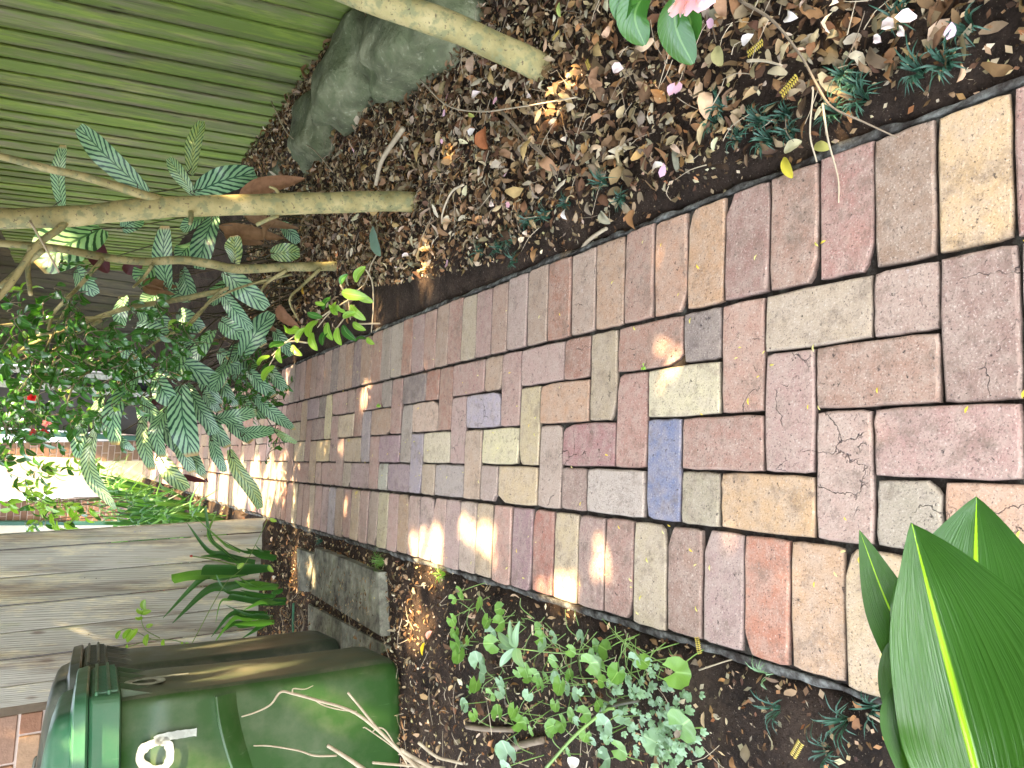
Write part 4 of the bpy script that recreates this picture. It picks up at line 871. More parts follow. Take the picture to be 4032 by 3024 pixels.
# ------------------------------------------------------------------ bright young sprigs over the path edge
ys = empty('young_shrub', gnd(1480, 1290), 'slender twig with bright lime green leaves reaching over the path edge', 'shrub')
TW = [[(1600, 838), (1530, 930), (1465, 1035), (1440, 1110), (1400, 1150)], [(1440, 1060), (1465, 1110), (1470, 1200), (1462, 1310)], [(1405, 1165), (1340, 1200), (1290, 1240), (1250, 1290)], [(1330, 1200), (1250, 1260), (1130, 1345), (1070, 1400)], [(1340, 1120), (1370, 1180), (1380, 1260)], [(1405, 1275), (1530, 1275), (1590, 1290)], [(1220, 1350), (1120, 1350), (1060, 1440)], [(1320, 1300), (1350, 1260), (1395, 1200)]]
for pts in TW:
    mb = MB(); tube(mb, [atY(px, py, 3.35) for px, py in pts], .0045, .0022, 6, 5); mb.build('twig', 'stick', ys, smooth=True)
YL = [((1340, 1120), (1370, 1080)), ((1345, 1150), (1448, 1170)), ((1400, 1150), (1470, 1190)), ((1320, 1190), (1330, 1240)), ((1300, 1170), (1275, 1220)), ((1380, 1200), (1440, 1260)), ((1340, 1220), (1300, 1200)), ((1350, 1250), (1400, 1230)), ((1270, 1250), (1210, 1230)), ((1250, 1260), (1220, 1330)), ((1290, 1270), (1310, 1340)),
 ((1330, 1290), (1345, 1360)), ((1350, 1280), (1400, 1340)), ((1390, 1270), (1440, 1300)), ((1200, 1290), (1170, 1350)), ((1180, 1300), (1120, 1290)), ((1120, 1350), (1060, 1370)), ((1100, 1370), (1110, 1430)), ((1060, 1400), (1020, 1440)), ((1230, 1310), (1250, 1380)), ((1590, 1290), (1710, 1310)), ((1590, 1300), (1660, 1360)), ((1585, 1300), (1625, 1370)),
 ((1580, 1300), (1610, 1330)), ((1440, 1330), (1405, 1345)), ((1445, 1330), (1475, 1355)), ((1280, 1200), (1240, 1190)), ((1400, 1110), (1440, 1050)), ((1290, 1300), (1270, 1360)), ((1360, 1230), (1330, 1200)), ((1150, 1360), (1190, 1400)), ((1080, 1440), (1040, 1500))]
for k, (b, t) in enumerate(YL):
    b = atY(*b, 3.35 - .02 * (k % 3)); t = atY(*t, 3.3 - .02 * (k % 2)); L_ = (t - b).length; mb = MB()
    leaf(mb, [b, (b + t) / 2 + UP * L_ * .12, t], L_ * .42, TOCAM(b) + UP * .8, 'ell', 10, 4, .35); mb.build('leaf', 'young' if k % 4 else 'camellia', ys, smooth=True)

# ------------------------------------------------------------------ strap-leaved plants
cl = [empty('strappy_plant', gnd(1075, 2190), 'strap-leaved clump with a red berry nearest the path, in front of the silvery fence', 'plant', 'strap-leaved plants before the silvery fence'),
      empty('strappy_plant', gnd(1110, 2330), 'strap-leaved clump with long drooping cut leaves in the middle of the fence foot', 'plant', 'strap-leaved plants before the silvery fence'),
      empty('strappy_plant', gnd(1080, 2440), 'small strap-leaved clump nearest the bins', 'plant', 'strap-leaved plants before the silvery fence')]
def Z3(x, y): return (600 + x / 1.7317, 2000 + y / 1.7317)
ST = [((600, 300), (480, 230), (270, 40), 22, 0, 's'), ((600, 340), (380, 290), (235, 100), 34, 0, 's'), ((600, 380), (400, 200), (365, -5), 22, 0, 'c'), ((590, 385), (385, 180), (440, 25), 30, 0, 's'), ((700, 370), (480, 335), (330, 330), 52, 0, 's'),
 ((800, 405), (560, 410), (340, 408), 78, 0, 'c'), ((640, 440), (300, 460), (132, 492), 62, 1, 'c'), ((650, 440), (350, 480), (72, 752), 60, 1, 's'), ((700, 500), (380, 560), (137, 786), 58, 1, 's'), ((850, 525), (700, 532), (580, 460), 46, 1, 's'),
 ((840, 345), (720, 318), (640, 275), 48, 0, 's'), ((900, 640), (700, 620), (530, 588), 66, 1, 'c'), ((830, 778), (690, 790), (560, 792), 46, 2, 's'), ((820, 742), (650, 720), (500, 660), 44, 2, 's'), ((780, 720), (540, 730), (400, 882), 46, 2, 's'), ((780, 735), (560, 760), (420, 922), 46, 2, 's'),
 ((800, 780), (690, 850), (590, 905), 44, 2, 's'), ((720, 790), (560, 800), (490, 838), 48, 2, 'c'), ((640, 600), (470, 640), (430, 792), 18, 2, 's'), ((760, 600), (500, 560), (430, 442), 30, 1, 's'), ((820, 360), (760, 300), (700, 250), 50, 0, 's'), ((850, 540), (640, 520), (560, 490), 60, 1, 's'), ((880, 560), (800, 600), (600, 560), 40, 1, 's'), ((800, 300), (620, 290), (480, 220), 30, 0, 's'), ((900, 620), (760, 640), (620, 700), 50, 2, 's')]
for k, (b, m_, t, w_, pl, kd) in enumerate(ST):
    b, m_, t = Z3(*b), Z3(*m_), Z3(*t); g_ = gnd(*b, -.01); Y = min(g_.y, 4.95)
    B = Vector((g_.x, Y, soil_z(g_.x, Y) - .01)) if g_.y < 5.05 else atY(*b, 4.9)
    Mm = atY(*m_, Y - .05); T = atY(*t, Y - .12); mb = MB()
    leaf(mb, [B, B.lerp(Mm, .5) + UP * .01, Mm, T], w_ / 1.7317 * Y / F_PX, (TOCAM(Mm) + UP * random.uniform(.4, 1.2) + Vector((random.uniform(-.4, .4), 0, 0))), 'strap' if kd == 's' else 'cut', 18, 4, .5, .0)
    mb.build('leaf', 'strap' if k % 3 else 'strap2', cl[pl], smooth=True)
for q in ((265, 328),):
    p = atY(*Z3(*q), 4.75); mb = MB(); tube(mb, [p - UP * .006, p, p + UP * .008], .007, .004, 8, 3, col=(.5, .04, .02)); mb.build('berry', 'red', cl[0], smooth=True)
    b = atY(*Z3(600, 400), 4.85); mb = MB(); tube(mb, [b, atY(*Z3(400, 350), 4.78), p], .005, .003, 6, 5); mb.build('stalk', 'greenstalk', cl[0])
# big strappy mass on the left of the path, farther on
def strap_clump(root, c, n, hgt, spread, w_, mats):
    for k in range(n):
        an = random.uniform(0, 2 * math.pi); r = random.uniform(.3, 1) * spread; b = c + Vector((random.gauss(0, .05), random.gauss(0, .05), 0)); h = hgt * random.uniform(.55, 1.05)
        d = Vector((math.cos(an), math.sin(an), 0)); t = b + d * r + UP * h * random.uniform(.35, .95); m_ = b + d * r * .45 + UP * h * random.uniform(.85, 1.1)
        mb = MB(); leaf(mb, [b, b.lerp(m_, .5) + UP * h * .12, m_, t], w_ * random.uniform(.75, 1.15), UP + d * .6 + TOCAM(b) * .3, 'strap', 12, 2, .5); mb.build('leaf', random.choice(mats), root, smooth=True)
FC = [((880, 2070), .42, 'strap-leaved clump at the path edge just past the end of the silvery fence'), ((800, 2040), .5, 'second strap-leaved clump along the far path edge'), ((720, 2005), .55, 'third strap-leaved clump along the far path edge, glowing yellow green'), ((650, 1975), .6, 'fourth strap-leaved clump along the far path edge'), ((600, 1945), .7, 'tall strap-leaved clump near the bright wall'), ((760, 2090), .55, 'strap-leaved clump close behind the silvery fence end'), ((560, 1930), .75, 'farthest strap-leaved clump before the brick house'), ((660, 2060), .7, 'strap-leaved clump set back from the path behind the fence end')]
for k, (p, h, lb) in enumerate(FC):
    c = gnd(*p, 0); c.z = soil_z(c.x, c.y) - .02
    if path_t(c.x, c.y) > -.6:
        dx = -.62 - path_t(c.x, c.y); c.x += dx
    r_ = empty('strappy_plant', c, lb, 'plant', 'strap-leaved plants beside the far path'); strap_clump(r_, c, 26, h, h * .9, .038, ['strap', 'strap2', 'strap', 'strap2'])
# leafy shrub in front of the bright far wall
fs_ = empty('leafy_shrub', gnd(560, 2090) + Vector((0, 0, 0)), 'loose green shrub in front of the far house wall', 'shrub')
c3 = [0]
for k in range(46):
    px, py = random.gauss(190, 90), random.choice([random.gauss(1990, 50), random.gauss(1850, 60), random.gauss(2030, 25)]); a = atY(max(20, px), py, random.uniform(6.4, 7.6))
    twig_with_leaves(fs_, a, a + Vector((random.uniform(-.1, .1), 0, random.uniform(-.15, .1))), 4, YNG + CAMS[:1], cnt=c3, sc=1.75, rad=.003)
for k in range(8):
    a = gnd(600, 2060 - k * 14); t = atY(random.uniform(60, 300), random.uniform(1930, 2060), 7.0); mb = MB(); tube(mb, [a, a.lerp(t, .5) + Vector((.05, 0, .05)), t], .006, .003, 6, 5); mb.build('branch', 'twig', fs_)
# vine twig over the near fence face
vn = empty('climbing_twig', gnd(1100, 2480), 'thin twig with small bright leaves in front of the silvery fence above the dark bin', 'plant')
def VZ(x, y): return (x / 1.476, 1900 + y / 1.476)
for pts in ([(1110, 945), (1000, 915), (880, 910), (760, 850), (700, 860)], [(930, 905), (840, 850), (820, 760), (840, 690)], [(880, 910), (700, 970), (610, 985)], [(1110, 945), (1300, 600), (1420, 480), (1560, 200), (1600, 60)]):
    mb = MB(); tube(mb, [atY(*VZ(*p), 4.6) for p in pts], .0028, .0016, 5, 5); mb.build('twig', 'greenstalk', vn)
for b, t in (((840, 760), (800, 730)), ((840, 740), (845, 680)), ((830, 790), (790, 780)), ((850, 840), (890, 825)), ((800, 850), (740, 930)), ((760, 850), (720, 910)), ((700, 860), (680, 910)), ((860, 880), (850, 950)), ((740, 940), (745, 960)), ((680, 965), (720, 975)), ((640, 975), (600, 960)), ((640, 985), (645, 1015)), ((950, 910), (955, 955)), ((1060, 925), (1065, 960)), ((1080, 930), (1110, 950)), ((820, 760), (880, 745)), ((1560, 480), (1590, 520)), ((1380, 500), (1420, 470)), ((1570, 210), (1610, 225))):
    b, t = atY(*VZ(*b), 4.6), atY(*VZ(*t), 4.57); L_ = (t - b).length; mb = MB(); leaf(mb, [b, (b + t) / 2 + UP * L_ * .1, t], L_ * .5, TOCAM(b) + UP * .5, 'ell', 8, 4, .3); mb.build('leaf', 'young', vn, smooth=True)

# ------------------------------------------------------------------ foreground broad leaves
cp = empty('broad_leaved_plant', gnd(4032, 3024) + Vector((-.12, -.05, -.02)), 'broad glossy green leaves with lime midribs close to the camera at the lower corner', 'plant')
def stalk_to(p, r=.006):
    c = parent_loc(cp); mb = MB(); tube(mb, [c, c.lerp(p, .5) + Vector((-.1, -.08, .1)), p], r, r * .6, 8, 6); mb.build('stalk', 'greenstalk', cp, smooth=True)
def big_leaf(base, mids, tip, d0, d1, wpx, prof='ell', face=None, cup=.25, mat='cord', wave=0.0, asym=(1, 1)):
    n = len(mids) + 1; P = [atD(*base, d0)] + [atD(*m_, d0 + (d1 - d0) * (i + 1) / n) for i, m_ in enumerate(mids)] + [atD(*tip, d1)]
    mid = P[len(P) // 2]; mb = MB(); leaf(mb, P, wpx * (mid - CAM).length / F_PX, face or (TOCAM(mid) + UP * .25), prof, 30, 10, cup, wave, False, asym); mb.build('leaf', mat, cp, smooth=True); stalk_to(P[0])
ASY = (.5, 1.12)
big_leaf((3905, 3330), [(3840, 3050), (3760, 2740), (3665, 2370)], (3590, 2060), .46, .52, 700, 'point', None, .22, wave=.02, asym=ASY)
big_leaf((3850, 2700), [(3850, 2480), (3843, 2240)], (3845, 1955), .54, .56, 500, 'point', None, .2, wave=.014)
big_leaf((3720, 2900), [(3640, 2640), (3500, 2390)], (3383, 2085), .55, .57, 230, 'point', TOCAM(atD(3500, 2400, 1)) + Vector((.9, 0, -.2)), .1)
big_leaf((3600, 3000), [(3560, 2800), (3530, 2660)], (3512, 2528), .53, .55, 120, 'ell', None, .3)
big_leaf((3680, 3250), [(3610, 3000), (3560, 2840)], (3545, 2700), .47, .5, 160, 'ell', TOCAM(atD(3500, 2400, 1)) + Vector((1.2, 0, .2)), .3)
big_leaf((4160, 2850), [(4060, 2620), (3980, 2450)], (3900, 2330), .56, .57, 260, 'ell', None, .2)

# ------------------------------------------------------------------ ground growth: mondo tufts
def tuft(name, c, n, L_, w_, mat, label, cat='grass', group=None, spread=.9):
    mb = MB()
    for k in range(n):
        an = random.uniform(0, 2 * math.pi); d = Vector((math.cos(an), math.sin(an), 0)); l = L_ * random.uniform(.6, 1.1); lean = random.uniform(.35, spread)
        b = c + d * random.uniform(0, L_ * .12); t = b + d * l * lean + Vector((0, 0, l * random.uniform(.25, .8))); m_ = b + d * l * lean * .45 + Vector((0, 0, l * .62))
        leaf(mb, [b, m_, t], w_, Vector((0, 0, 1)) + d * .3, 'strap', 6, 2, .4)
    o = mb.build(name, mat, origin=c); return tag(o, label, cat, group)
MG = [(1640, 262), (1692, 245), (1850, 180), (1860, 212), (1955, 48), (2085, 60), (1082, 538), (1112, 562), (1042, 548), (1310, 398), (1186, 468), (1545, 268), (1568, 232), (1652, 300), (1592, 300), (1800, 240), (1108, 520), (1825, 165), (1985, 155), (2040, 140), (1340, 430), (1230, 440), (1700, 285), (1150, 480)]
for i, (dx, dy) in enumerate(MG):
    p = gnd(dx * 1.8228, dy * 1.8228, 0.0); p.z = soil_z(p.x, p.y) - .004
    tuft('mondo_grass', p, random.randint(20, 38), random.uniform(.045, .07), .0035, 'mondo', 'small dark green tuft of mondo grass in the leaf litter beside the bricks', 'grass', 'mondo grass tufts in the right-hand bed')
LG = [(1830, 2540, 14, .05, 'greyleaf'), (3310, 2840, 20, .06, 'mondo'), (3420, 2790, 16, .05, 'mondo'), (3050, 2790, 16, .06, 'mondo'), (3250, 2960, 16, .06, 'mondo'), (3000, 2660, 12, .05, 'greyleaf')]
for px, py, n, L_, mt in LG:
    p = gnd(px, py); p.z = soil_z(p.x, p.y) - .004
    tuft('grass_tuft', p, n, L_, .003, mt, {1830: 'pale wiry tuft on bare soil between the green bin and the violets', 3310: 'dark fine tuft nearest the foreground leaves', 3420: 'dark tuft beneath the tip of the mortar edging near the big leaves', 3050: 'dark tuft between the grey-green weeds and the border bricks', 3250: 'dark tuft at the lower edge of the photo before the big leaves', 3000: 'pale wiry tuft beside the grey-green weed carpet'}[px], 'grass', 'sparse grass tufts in the left-hand bed')
for (px, py, n, L_, mt, lb) in ((1255, 2130, 60, .05, 'mondo', 'dense spiky grass tuft between the path edge and the long concrete slab'), (1500, 2210, 70, .075, 'violet', 'fine green grass growing over the near corner of the long slab'), (1690, 2190, 90, .06, 'young', 'sunlit yellow green grass tuft beside the path edge'), (1640, 2150, 50, .05, 'young', 'small fine grass tuft against the bricks by the sunlit one'), (1740, 2260, 50, .05, 'young', 'sunlit grass tuft on the violet side of the bed')):
    p = gnd(px, py); p.z = soil_z(p.x, p.y) - .004; tuft('grass_tuft', p, n, L_, .0018, mt, lb, 'grass')

# ------------------------------------------------------------------ violets and weeds in the left bed
def round_leaf(mb, c, r, up, heading):
    up = up.normalized(); a = (Vector((math.cos(heading), math.sin(heading), 0)) - up * up.dot(Vector((math.cos(heading), math.sin(heading), 0)))).normalized(); b = up.cross(a)
    vs = [c]; uv = [(.5, .5)]; n = 20
    for ring in (.55, 1.0):
        for i in range(n):
            an = -math.pi + .42 + (2 * math.pi - .84) * i / (n - 1); k = r * ring * (1 + .05 * math.cos(an * 9)) 
            vs.append(c + a * (k * math.cos(an) + (.12 * r)) + b * k * math.sin(an) * 1.05 + up * r * (.18 * ring * ring + .04 * math.sin(an * 5)))
            uv.append((.5 + .45 * ring * math.sin(an) * (1 if abs(math.sin(an)) > .04 else 3), .5 + .45 * ring * math.cos(an)))
    fs = [(0, 1 + i, 2 + i) for i in range(n - 1)] + [(1 + i, n + 1 + i, n + 2 + i, 2 + i) for i in range(n - 1)]
    mb.add(vs, fs, uv)
VP = [empty('violet_plant', gnd(2050, 2480), 'patch of round-leaved violets at the sunny end of the left bed', 'plant', 'round-leaved violets in the left bed'), empty('violet_plant', gnd(2450, 2560), 'patch of round-leaved violets with long pale runners against the bricks', 'plant', 'round-leaved violets in the left bed'), empty('violet_plant', gnd(2400, 2850), 'patch of round-leaved violets by the lower edge of the photo', 'plant', 'round-leaved violets in the left bed')]
def VV(x, y): return (1700 + x / 1.1545, 2300 + y / 1.1545)
VL = [(110, 265, 36, 'v'), (125, 320, 30, 'v'), (222, 100, 30, 'v'), (255, 165, 27, 'v'), (130, 35, 26, 'v'), (95, 68, 18, 'v'), (92, 160, 24, 'v'), (205, 450, 32, 'v'), (210, 350, 34, 'g'), (230, 360, 26, 'g'), (312, 440, 24, 'g'), (310, 490, 22, 'g'), (300, 590, 28, 'v'), (150, 550, 24, 'g'), (190, 590, 22, 'v'), (345, 770, 42, 'g'), (375, 570, 26, 'v'), (388, 630, 28, 'v'), (430, 635, 22, 'v'),
 (490, 245, 26, 'v'), (755, 280, 26, 'v'), (795, 300, 34, 'v'), (765, 380, 42, 'v'), (990, 290, 36, 'v'), (1108, 400, 52, 'v'), (880, 215, 24, 'v'), (885, 175, 20, 'v'), (720, 360, 40, 'v'), (845, 400, 36, 'v'), (585, 455, 34, 'v'), (570, 440, 22, 'g'), (730, 480, 26, 'g'), (785, 640, 38, 'g'), (785, 800, 40, 'g'), (1020, 720, 40, 'g'), (850, 750, 34, 'v'), (1140, 640, 58, 'v'), (640, 600, 28, 'v'), (690, 590, 28, 'v'), (860, 600, 26, 'g'), (590, 630, 30, 'v'), (455, 665, 18, 'v'), (305, 180, 30, 'v'), (315, 110, 24, 'v'), (280, 270, 34, 'v'),
 (240, 410, 30, 'g'), (355, 250, 22, 'v'), (560, 350, 26, 'v'), (540, 660, 26, 'v'), (630, 420, 24, 'v'), (700, 680, 24, 'v'), (440, 500, 22, 'g'), (430, 420, 22, 'v'), (520, 420, 20, 'v'), (960, 350, 26, 'v'), (300, 760, 20, 'g'), (660, 500, 24, 'g')]
for i in range(46):
    VL.append((random.gauss(560, 260), random.gauss(430, 170), random.uniform(14, 30), random.choice('vvg')))
for i, (x, y, r, m_) in enumerate(VL):
    px, py = VV(x, y); zz = random.uniform(.025, .075); c = gnd(px, py, zz)
    if path_t(c.x, c.y) > -.52: continue
    pl = VP[0] if x < 420 else (VP[1] if y < 480 else VP[2]); mb = MB(); rr = 1.22 * r / 1.1545 * (c - CAM).length / F_PX
    round_leaf(mb, c, rr, Vector((random.uniform(-.45, .45), random.uniform(-.65, .2), 1)), random.uniform(0, 6.28)); mb.build('leaf', 'violet' if m_ == 'v' else 'greyleaf', pl, smooth=True)
    b = Vector((c.x + random.uniform(-.06, .06), c.y + random.uniform(-.06, .06), 0)); b.z = soil_z(b.x, b.y) - .005
    mb = MB(); tube(mb, [b, (b + c) / 2 + Vector((0, 0, .015)), c], .0014, .0011, 5, 4); mb.build('stalk', 'greenstalk', pl)
for i in range(90):                         # runners
    x, y = random.uniform(150, 1050), 0; y = random.gauss(150 + x * .16, 60) if random.random() < .5 else random.gauss(430, 150); c = gnd(*VV(x, y), .02)
    if path_t(c.x, c.y) > -.50: continue
    an = random.uniform(0, 6.28); l = random.uniform(.04, .14); t = c + Vector((math.cos(an) * l, math.sin(an) * l, random.uniform(-.01, .02))); c.z = soil_z(c.x, c.y) + .004
    if path_t(t.x, t.y) > -.47: continue
    mb = MB(); tube(mb, [c, (c + t) / 2 + Vector((random.uniform(-.015, .015), random.uniform(-.015, .015), .015)), t], .0013, .0009, 4, 4); mb.build('runner', 'greenstalk', VP[0] if x < 420 else (VP[1] if y < 480 else VP[2]))
# lone pointed-leaf weed with a trailing stem
pw = empty('weed', gnd(*VV(560, 320)), 'pale pointed-leaf weed with a long trailing stem among the violets', 'plant')
mb = MB(); tube(mb, [gnd(*VV(690, 318), .02), gnd(*VV(560, 312), .04), gnd(*VV(470, 303), .06), gnd(*VV(385, 292), .08)], .0022, .0015, 6, 5); mb.build('stalk', 'greenstalk', pw)
for x, y, w_ in ((355, 160, 28), (400, 165, 32), (300, 215, 40), (310, 375, 40), (420, 380, 50), (360, 230, 22), (300, 275, 30)):
    b, t = gnd(*VV(385, 290), .08), gnd(*VV(x, y), .09); mb = MB(); leaf(mb, [b, (b + t) / 2 + UP * .008, t], w_ / 1.1545 * 1.9 / F_PX, TOCAM(b), 'long', 10, 4, .3); mb.build('leaf', 'greyleaf', pw, smooth=True)
# lobed small weed carpet at the lower edge
def lobed(c, r, up, hd):
    mb = MB(); up = up.normalized(); h = Vector((math.cos(hd), math.sin(hd), 0)); h = (h - up * h.dot(up)).normalized(); s_ = up.cross(h)
    for a, l in ((0, 1), (.7, .8), (-.7, .8), (1.3, .5), (-1.3, .5)):
        t = c + (h * math.cos(a) + s_ * math.sin(a)) * r * l; leaf(mb, [c, (c + t) / 2 + up * .002, t], r * .5 * l, up, 'blunt', 4, 2, .2)
    return mb
wp = empty('weed', gnd(*VV(1080, 680)), 'carpet of small grey-green lobed weed leaves at the lower edge', 'plant')
for i in range(190):
    if i < 120: x, y = random.gauss(1080, 70), random.gauss(690, 110)
    else: x, y = random.gauss(930, 110), random.gauss(560, 120)
    if y > 900: continue
    c = gnd(*VV(x, y), random.uniform(.015, .07))
    if path_t(c.x, c.y) > -.53: continue
    lobed(c, random.uniform(.012, .02), Vector((random.uniform(-.6, .6), random.uniform(-.7, .3), 1)), random.uniform(0, 6.28)).build('leaf', 'greyleaf', wp, smooth=True)

# ------------------------------------------------------------------ leaf litter
LITC = [(.36, .26, .14), (.44, .34, .20), (.27, .17, .08), (.20, .11, .05), (.38, .20, .08), (.50, .42, .28), (.12, .065, .035), (.30, .22, .12), (.42, .31, .18), (.11, .055, .025), (.24, .125, .05)]
LITC = [tuple(min(.7, v * k_) for v in c) for c in LITC for k_ in (1.15, .8, .45)]
def crumpled(c, L_, W_, up, hd, col, mb, cup=.6):
    up = up.normalized(); h = Vector((math.cos(hd), math.sin(hd), 0)); h = (h - up * h.dot(up)).normalized(); bend = random.uniform(-.15, .35)
    a = c - h * L_ / 2; b = c + h * L_ / 2
    k_ = random.random(); c2 = c + h.cross(up) * L_ * random.uniform(-.15, .15)
    leaf(mb, [a, c2 + up * L_ * bend, b], W_, up, 'ell' if k_ < .35 else ('long' if k_ < .8 else 'blunt'), 5, 2, random.uniform(-cup, cup) * 1.5, random.uniform(0, .12), col=jit(col, .2))
def scatter(n, box, size, z=(.0, .02), name='leaf_litter', label='', dens=None, tilt=.7, cols=LITC):
    mb = MB(); k = 0
    while k < n:
        px, py = random.uniform(box[0], box[2]), random.uniform(box[1], box[3])
        if dens and random.random() > dens(px, py): k += .2; continue
        x, y = px, py; t = path_t(x, y); k += 1
        if abs(t) < .50: continue
        L_ = random.uniform(*size) * (1 if random.random() < .8 else 1.5); zz = soil_z(x, y) + random.uniform(*z)
        crumpled(Vector((x, y, zz)), L_, L_ * random.uniform(.25, .6), Vector((random.gauss(0, tilt), random.gauss(0, tilt) - .15, 1)), random.uniform(0, 6.28), random.choice(cols), mb)
    return tag(mb.build(name, 'litter', origin=(0, 0, 0), smooth=True), label, 'leaves', None, 'stuff')
def dR(x, y):
    e = path_t(x, y) - .47; return min(1, max(.10, (e - .03) / .17)) if y < 3.4 else min(1, max(.06, (e - .03) / .16))
scatter(13000, (.38, .45, 2.0, 3.6), (.013, .042), (.0, .028), label='thick brown leaf litter over the right-hand bed', dens=dR)
scatter(5200, (.2, 3.6, 1.9, 6.5), (.018, .048), (.0, .03), label='leaf litter around the trunks farther along the right-hand bed', dens=dR)
def dL(x, y): return .55
scatter(1500, (-1.5, .6, -.35, 3.2), (.012, .03), (.0, .012), label='thin scattered dead leaves over the left-hand bed', dens=dL)
scatter(2600, (-2.2, 2.6, -.6, 5.1), (.010, .03), (.0, .014), label='small dead leaves between the slabs, bins and silvery fence')
scatter(900, (-3, 5.3, -.6, 11), (.03, .06), (.0, .02), label='dead leaves under the far strap-leaved plants')
# fine chips, husks and thin twigs
def chips(n, box, dens, label, lim=.485):
    mb = MB()
    for i in range(n):
        x, y = random.uniform(box[0], box[2]), random.uniform(box[1], box[3])
        if abs(path_t(x, y)) < lim or random.random() > dens(x, y): continue
        an = random.uniform(0, 6.28); L_ = random.uniform(.003, .010); W_ = L_ * random.uniform(.3, .7); zz = soil_z(x, y) + random.uniform(.001, .010); ca, sa = math.cos(an), math.sin(an); tz = random.uniform(-.004, .004); t2_ = random.uniform(-.003, .003)
        mb.add([(x - ca * L_, y - sa * L_, zz - tz), (x + sa * W_, y - ca * W_, zz + t2_), (x + ca * L_, y + sa * L_, zz + tz), (x - sa * W_, y + ca * W_, zz - t2_)], [(0, 1, 2, 3)], None, col=jit(random.choice(LITC + [(.5, .42, .28), (.55, .45, .2), (.3, .13, .05)]), .2))
    return tag(mb.build('bark_chips', 'litter', origin=(0, 0, 0)), label, 'debris', None, 'stuff')
chips(22000, (.38, .4, 1.9, 5), lambda x, y: min(1, .55 + (path_t(x, y) - .47) * 3), 'fine husks and chips in the right-hand bed')
chips(14000, (-2.0, .5, -.35, 4.8), lambda x, y: .8, 'fine husks and chips in the left-hand bed')
mb = MB()
for i in range(420):
    p = gnd(random.uniform(1215, 1500), random.uniform(2150, 2500), .0)
    q = Vector((p.x, p.y, .0268 + .0)); an = random.uniform(0, 6.28); L_ = random.uniform(.003, .012); ca, sa = math.cos(an) * L_, math.sin(an) * L_; w2 = random.uniform(.25, .6)
    if path_t(p.x, p.y) > -.60 or path_t(p.x, p.y) < -.80: continue
    mb.add([(q.x - ca, q.y - sa, q.z), (q.x + sa * w2, q.y - ca * w2, q.z + .003), (q.x + ca, q.y + sa, q.z + .001), (q.x - sa * w2, q.y + ca * w2, q.z + .002)], [(0, 1, 2, 3)], None, col=jit(random.choice(LITC + [(.5, .42, .2)]), .2))
tag(mb.build('bark_chips', 'litter', origin=(0, 0, 0)), 'crumbs and husks strewn over the long concrete slab', 'debris', None, 'stuff')
def sticks(n, box, label, ln=(.03, .12), mat='stick'):
    mb = MB()
    for i in range(n):
        x, y = random.uniform(box[0], box[2]), random.uniform(box[1], box[3])
        if abs(path_t(x, y)) < .54: continue
        an = random.uniform(0, 6.28); l = random.uniform(*ln); c = Vector((x, y, soil_z(x, y) + random.uniform(.012, .032))); t = c + Vector((math.cos(an) * l, math.sin(an) * l, random.uniform(-.01, .02)))
        if abs(path_t(t.x, t.y)) < .5: continue
        tube(mb, [c, (c + t) / 2 + Vector((random.uniform(-.01, .01), random.uniform(-.01, .01), .004)), t], random.uniform(.0007, .0016), .0006, 4, 2)
    return tag(mb.build('fine_twigs', mat, origin=(0, 0, 0)), label, 'twigs', None, 'stuff')
sticks(650, (.45, .9, 1.8, 5.5), 'fine dry twigs through the right-hand leaf litter'); sticks(420, (-2, .6, -.4, 4.8), 'fine dry twigs over the left-hand soil'); sticks(200, (.45, .9, 1.7, 4.5), 'darker fine twigs in the right-hand litter', (.05, .16), 'twig')
# single larger leaves lying on top
LM = []
for i in range(8):
    mb = MB(); crumpled(Vector((0, 0, .004)), .055 + .004 * i, .026 + .003 * (i % 4), Vector((0, 0, 1)), 0, [(.42, .32, .21), (.36, .25, .15), (.48, .41, .28), (.30, .18, .09), (.40, .30, .20), (.50, .44, .33), (.26, .15, .08), (.44, .28, .12)][i], mb); LM.append(mb.mesh('fallen_leaf', 'litter', smooth=True))
for i in range(230):
    while True:
        x, y = random.uniform(.55, 1.75), random.uniform(1.0, 5.4)
        if path_t(x, y) > .62 and random.random() < dR(x, y): break
    o = inst('fallen_leaf', random.choice(LM), None, (x, y, soil_z(x, y) + random.uniform(.02, .04)), (random.gauss(0, .45), random.gauss(0, .45), random.uniform(0, 6.28)), random.uniform(.45, 1.1))
    tag(o, 'dry curled brown leaf lying on top of the litter in the right-hand bed', 'leaf', 'larger fallen leaves on the right-hand bed')
def one_leaf(px, py, ang, L_, W_, col, label, name='fallen_leaf', z=.012, mat='litter', cup=.3, grp=None, onpath=False):
    p = gnd(px, py, 0); p.z = (.003 if onpath else soil_z(p.x, p.y) + z); h = Vector((math.cos(ang), math.sin(ang), 0)) ; mb = MB()
    leaf(mb, [p - h * L_ / 2, p + Vector((0, 0, .006)), p + h * L_ / 2 + Vector((0, 0, .004))], W_, Vector((random.uniform(-.2, .2), -.1, 1)), 'ell', 10, 4, cup, .02, col=col); return tag(mb.build(name, mat, smooth=True), label, 'leaf' if name != 'petal' else 'petal', grp)
one_leaf(3110, 662, .5, .05, .022, (.55, .47, .05), 'bright yellow leaf lying on the edge of the bricks', onpath=True, mat='green')
one_leaf(3240, 580, 1.2, .035, .02, (.38, .36, .10), 'olive leaf beside the bright yellow one at the brick edge', mat='green', z=.02)
one_leaf(3125, 580, 1.9, .04, .026, (.52, .48, .28), 'creamy folded leaf beside the olive one', z=.02)
one_leaf(2395, 860, .9, .055, .026, (.40, .37, .26), 'grey upturned leaf on the dark soil beside the bricks', z=.02, cup=.8)
one_leaf(1670, 2556, -.3, .055, .020, (.80, .58, .02), 'bright yellow leaf on the soil beside the green bin', mat='green')
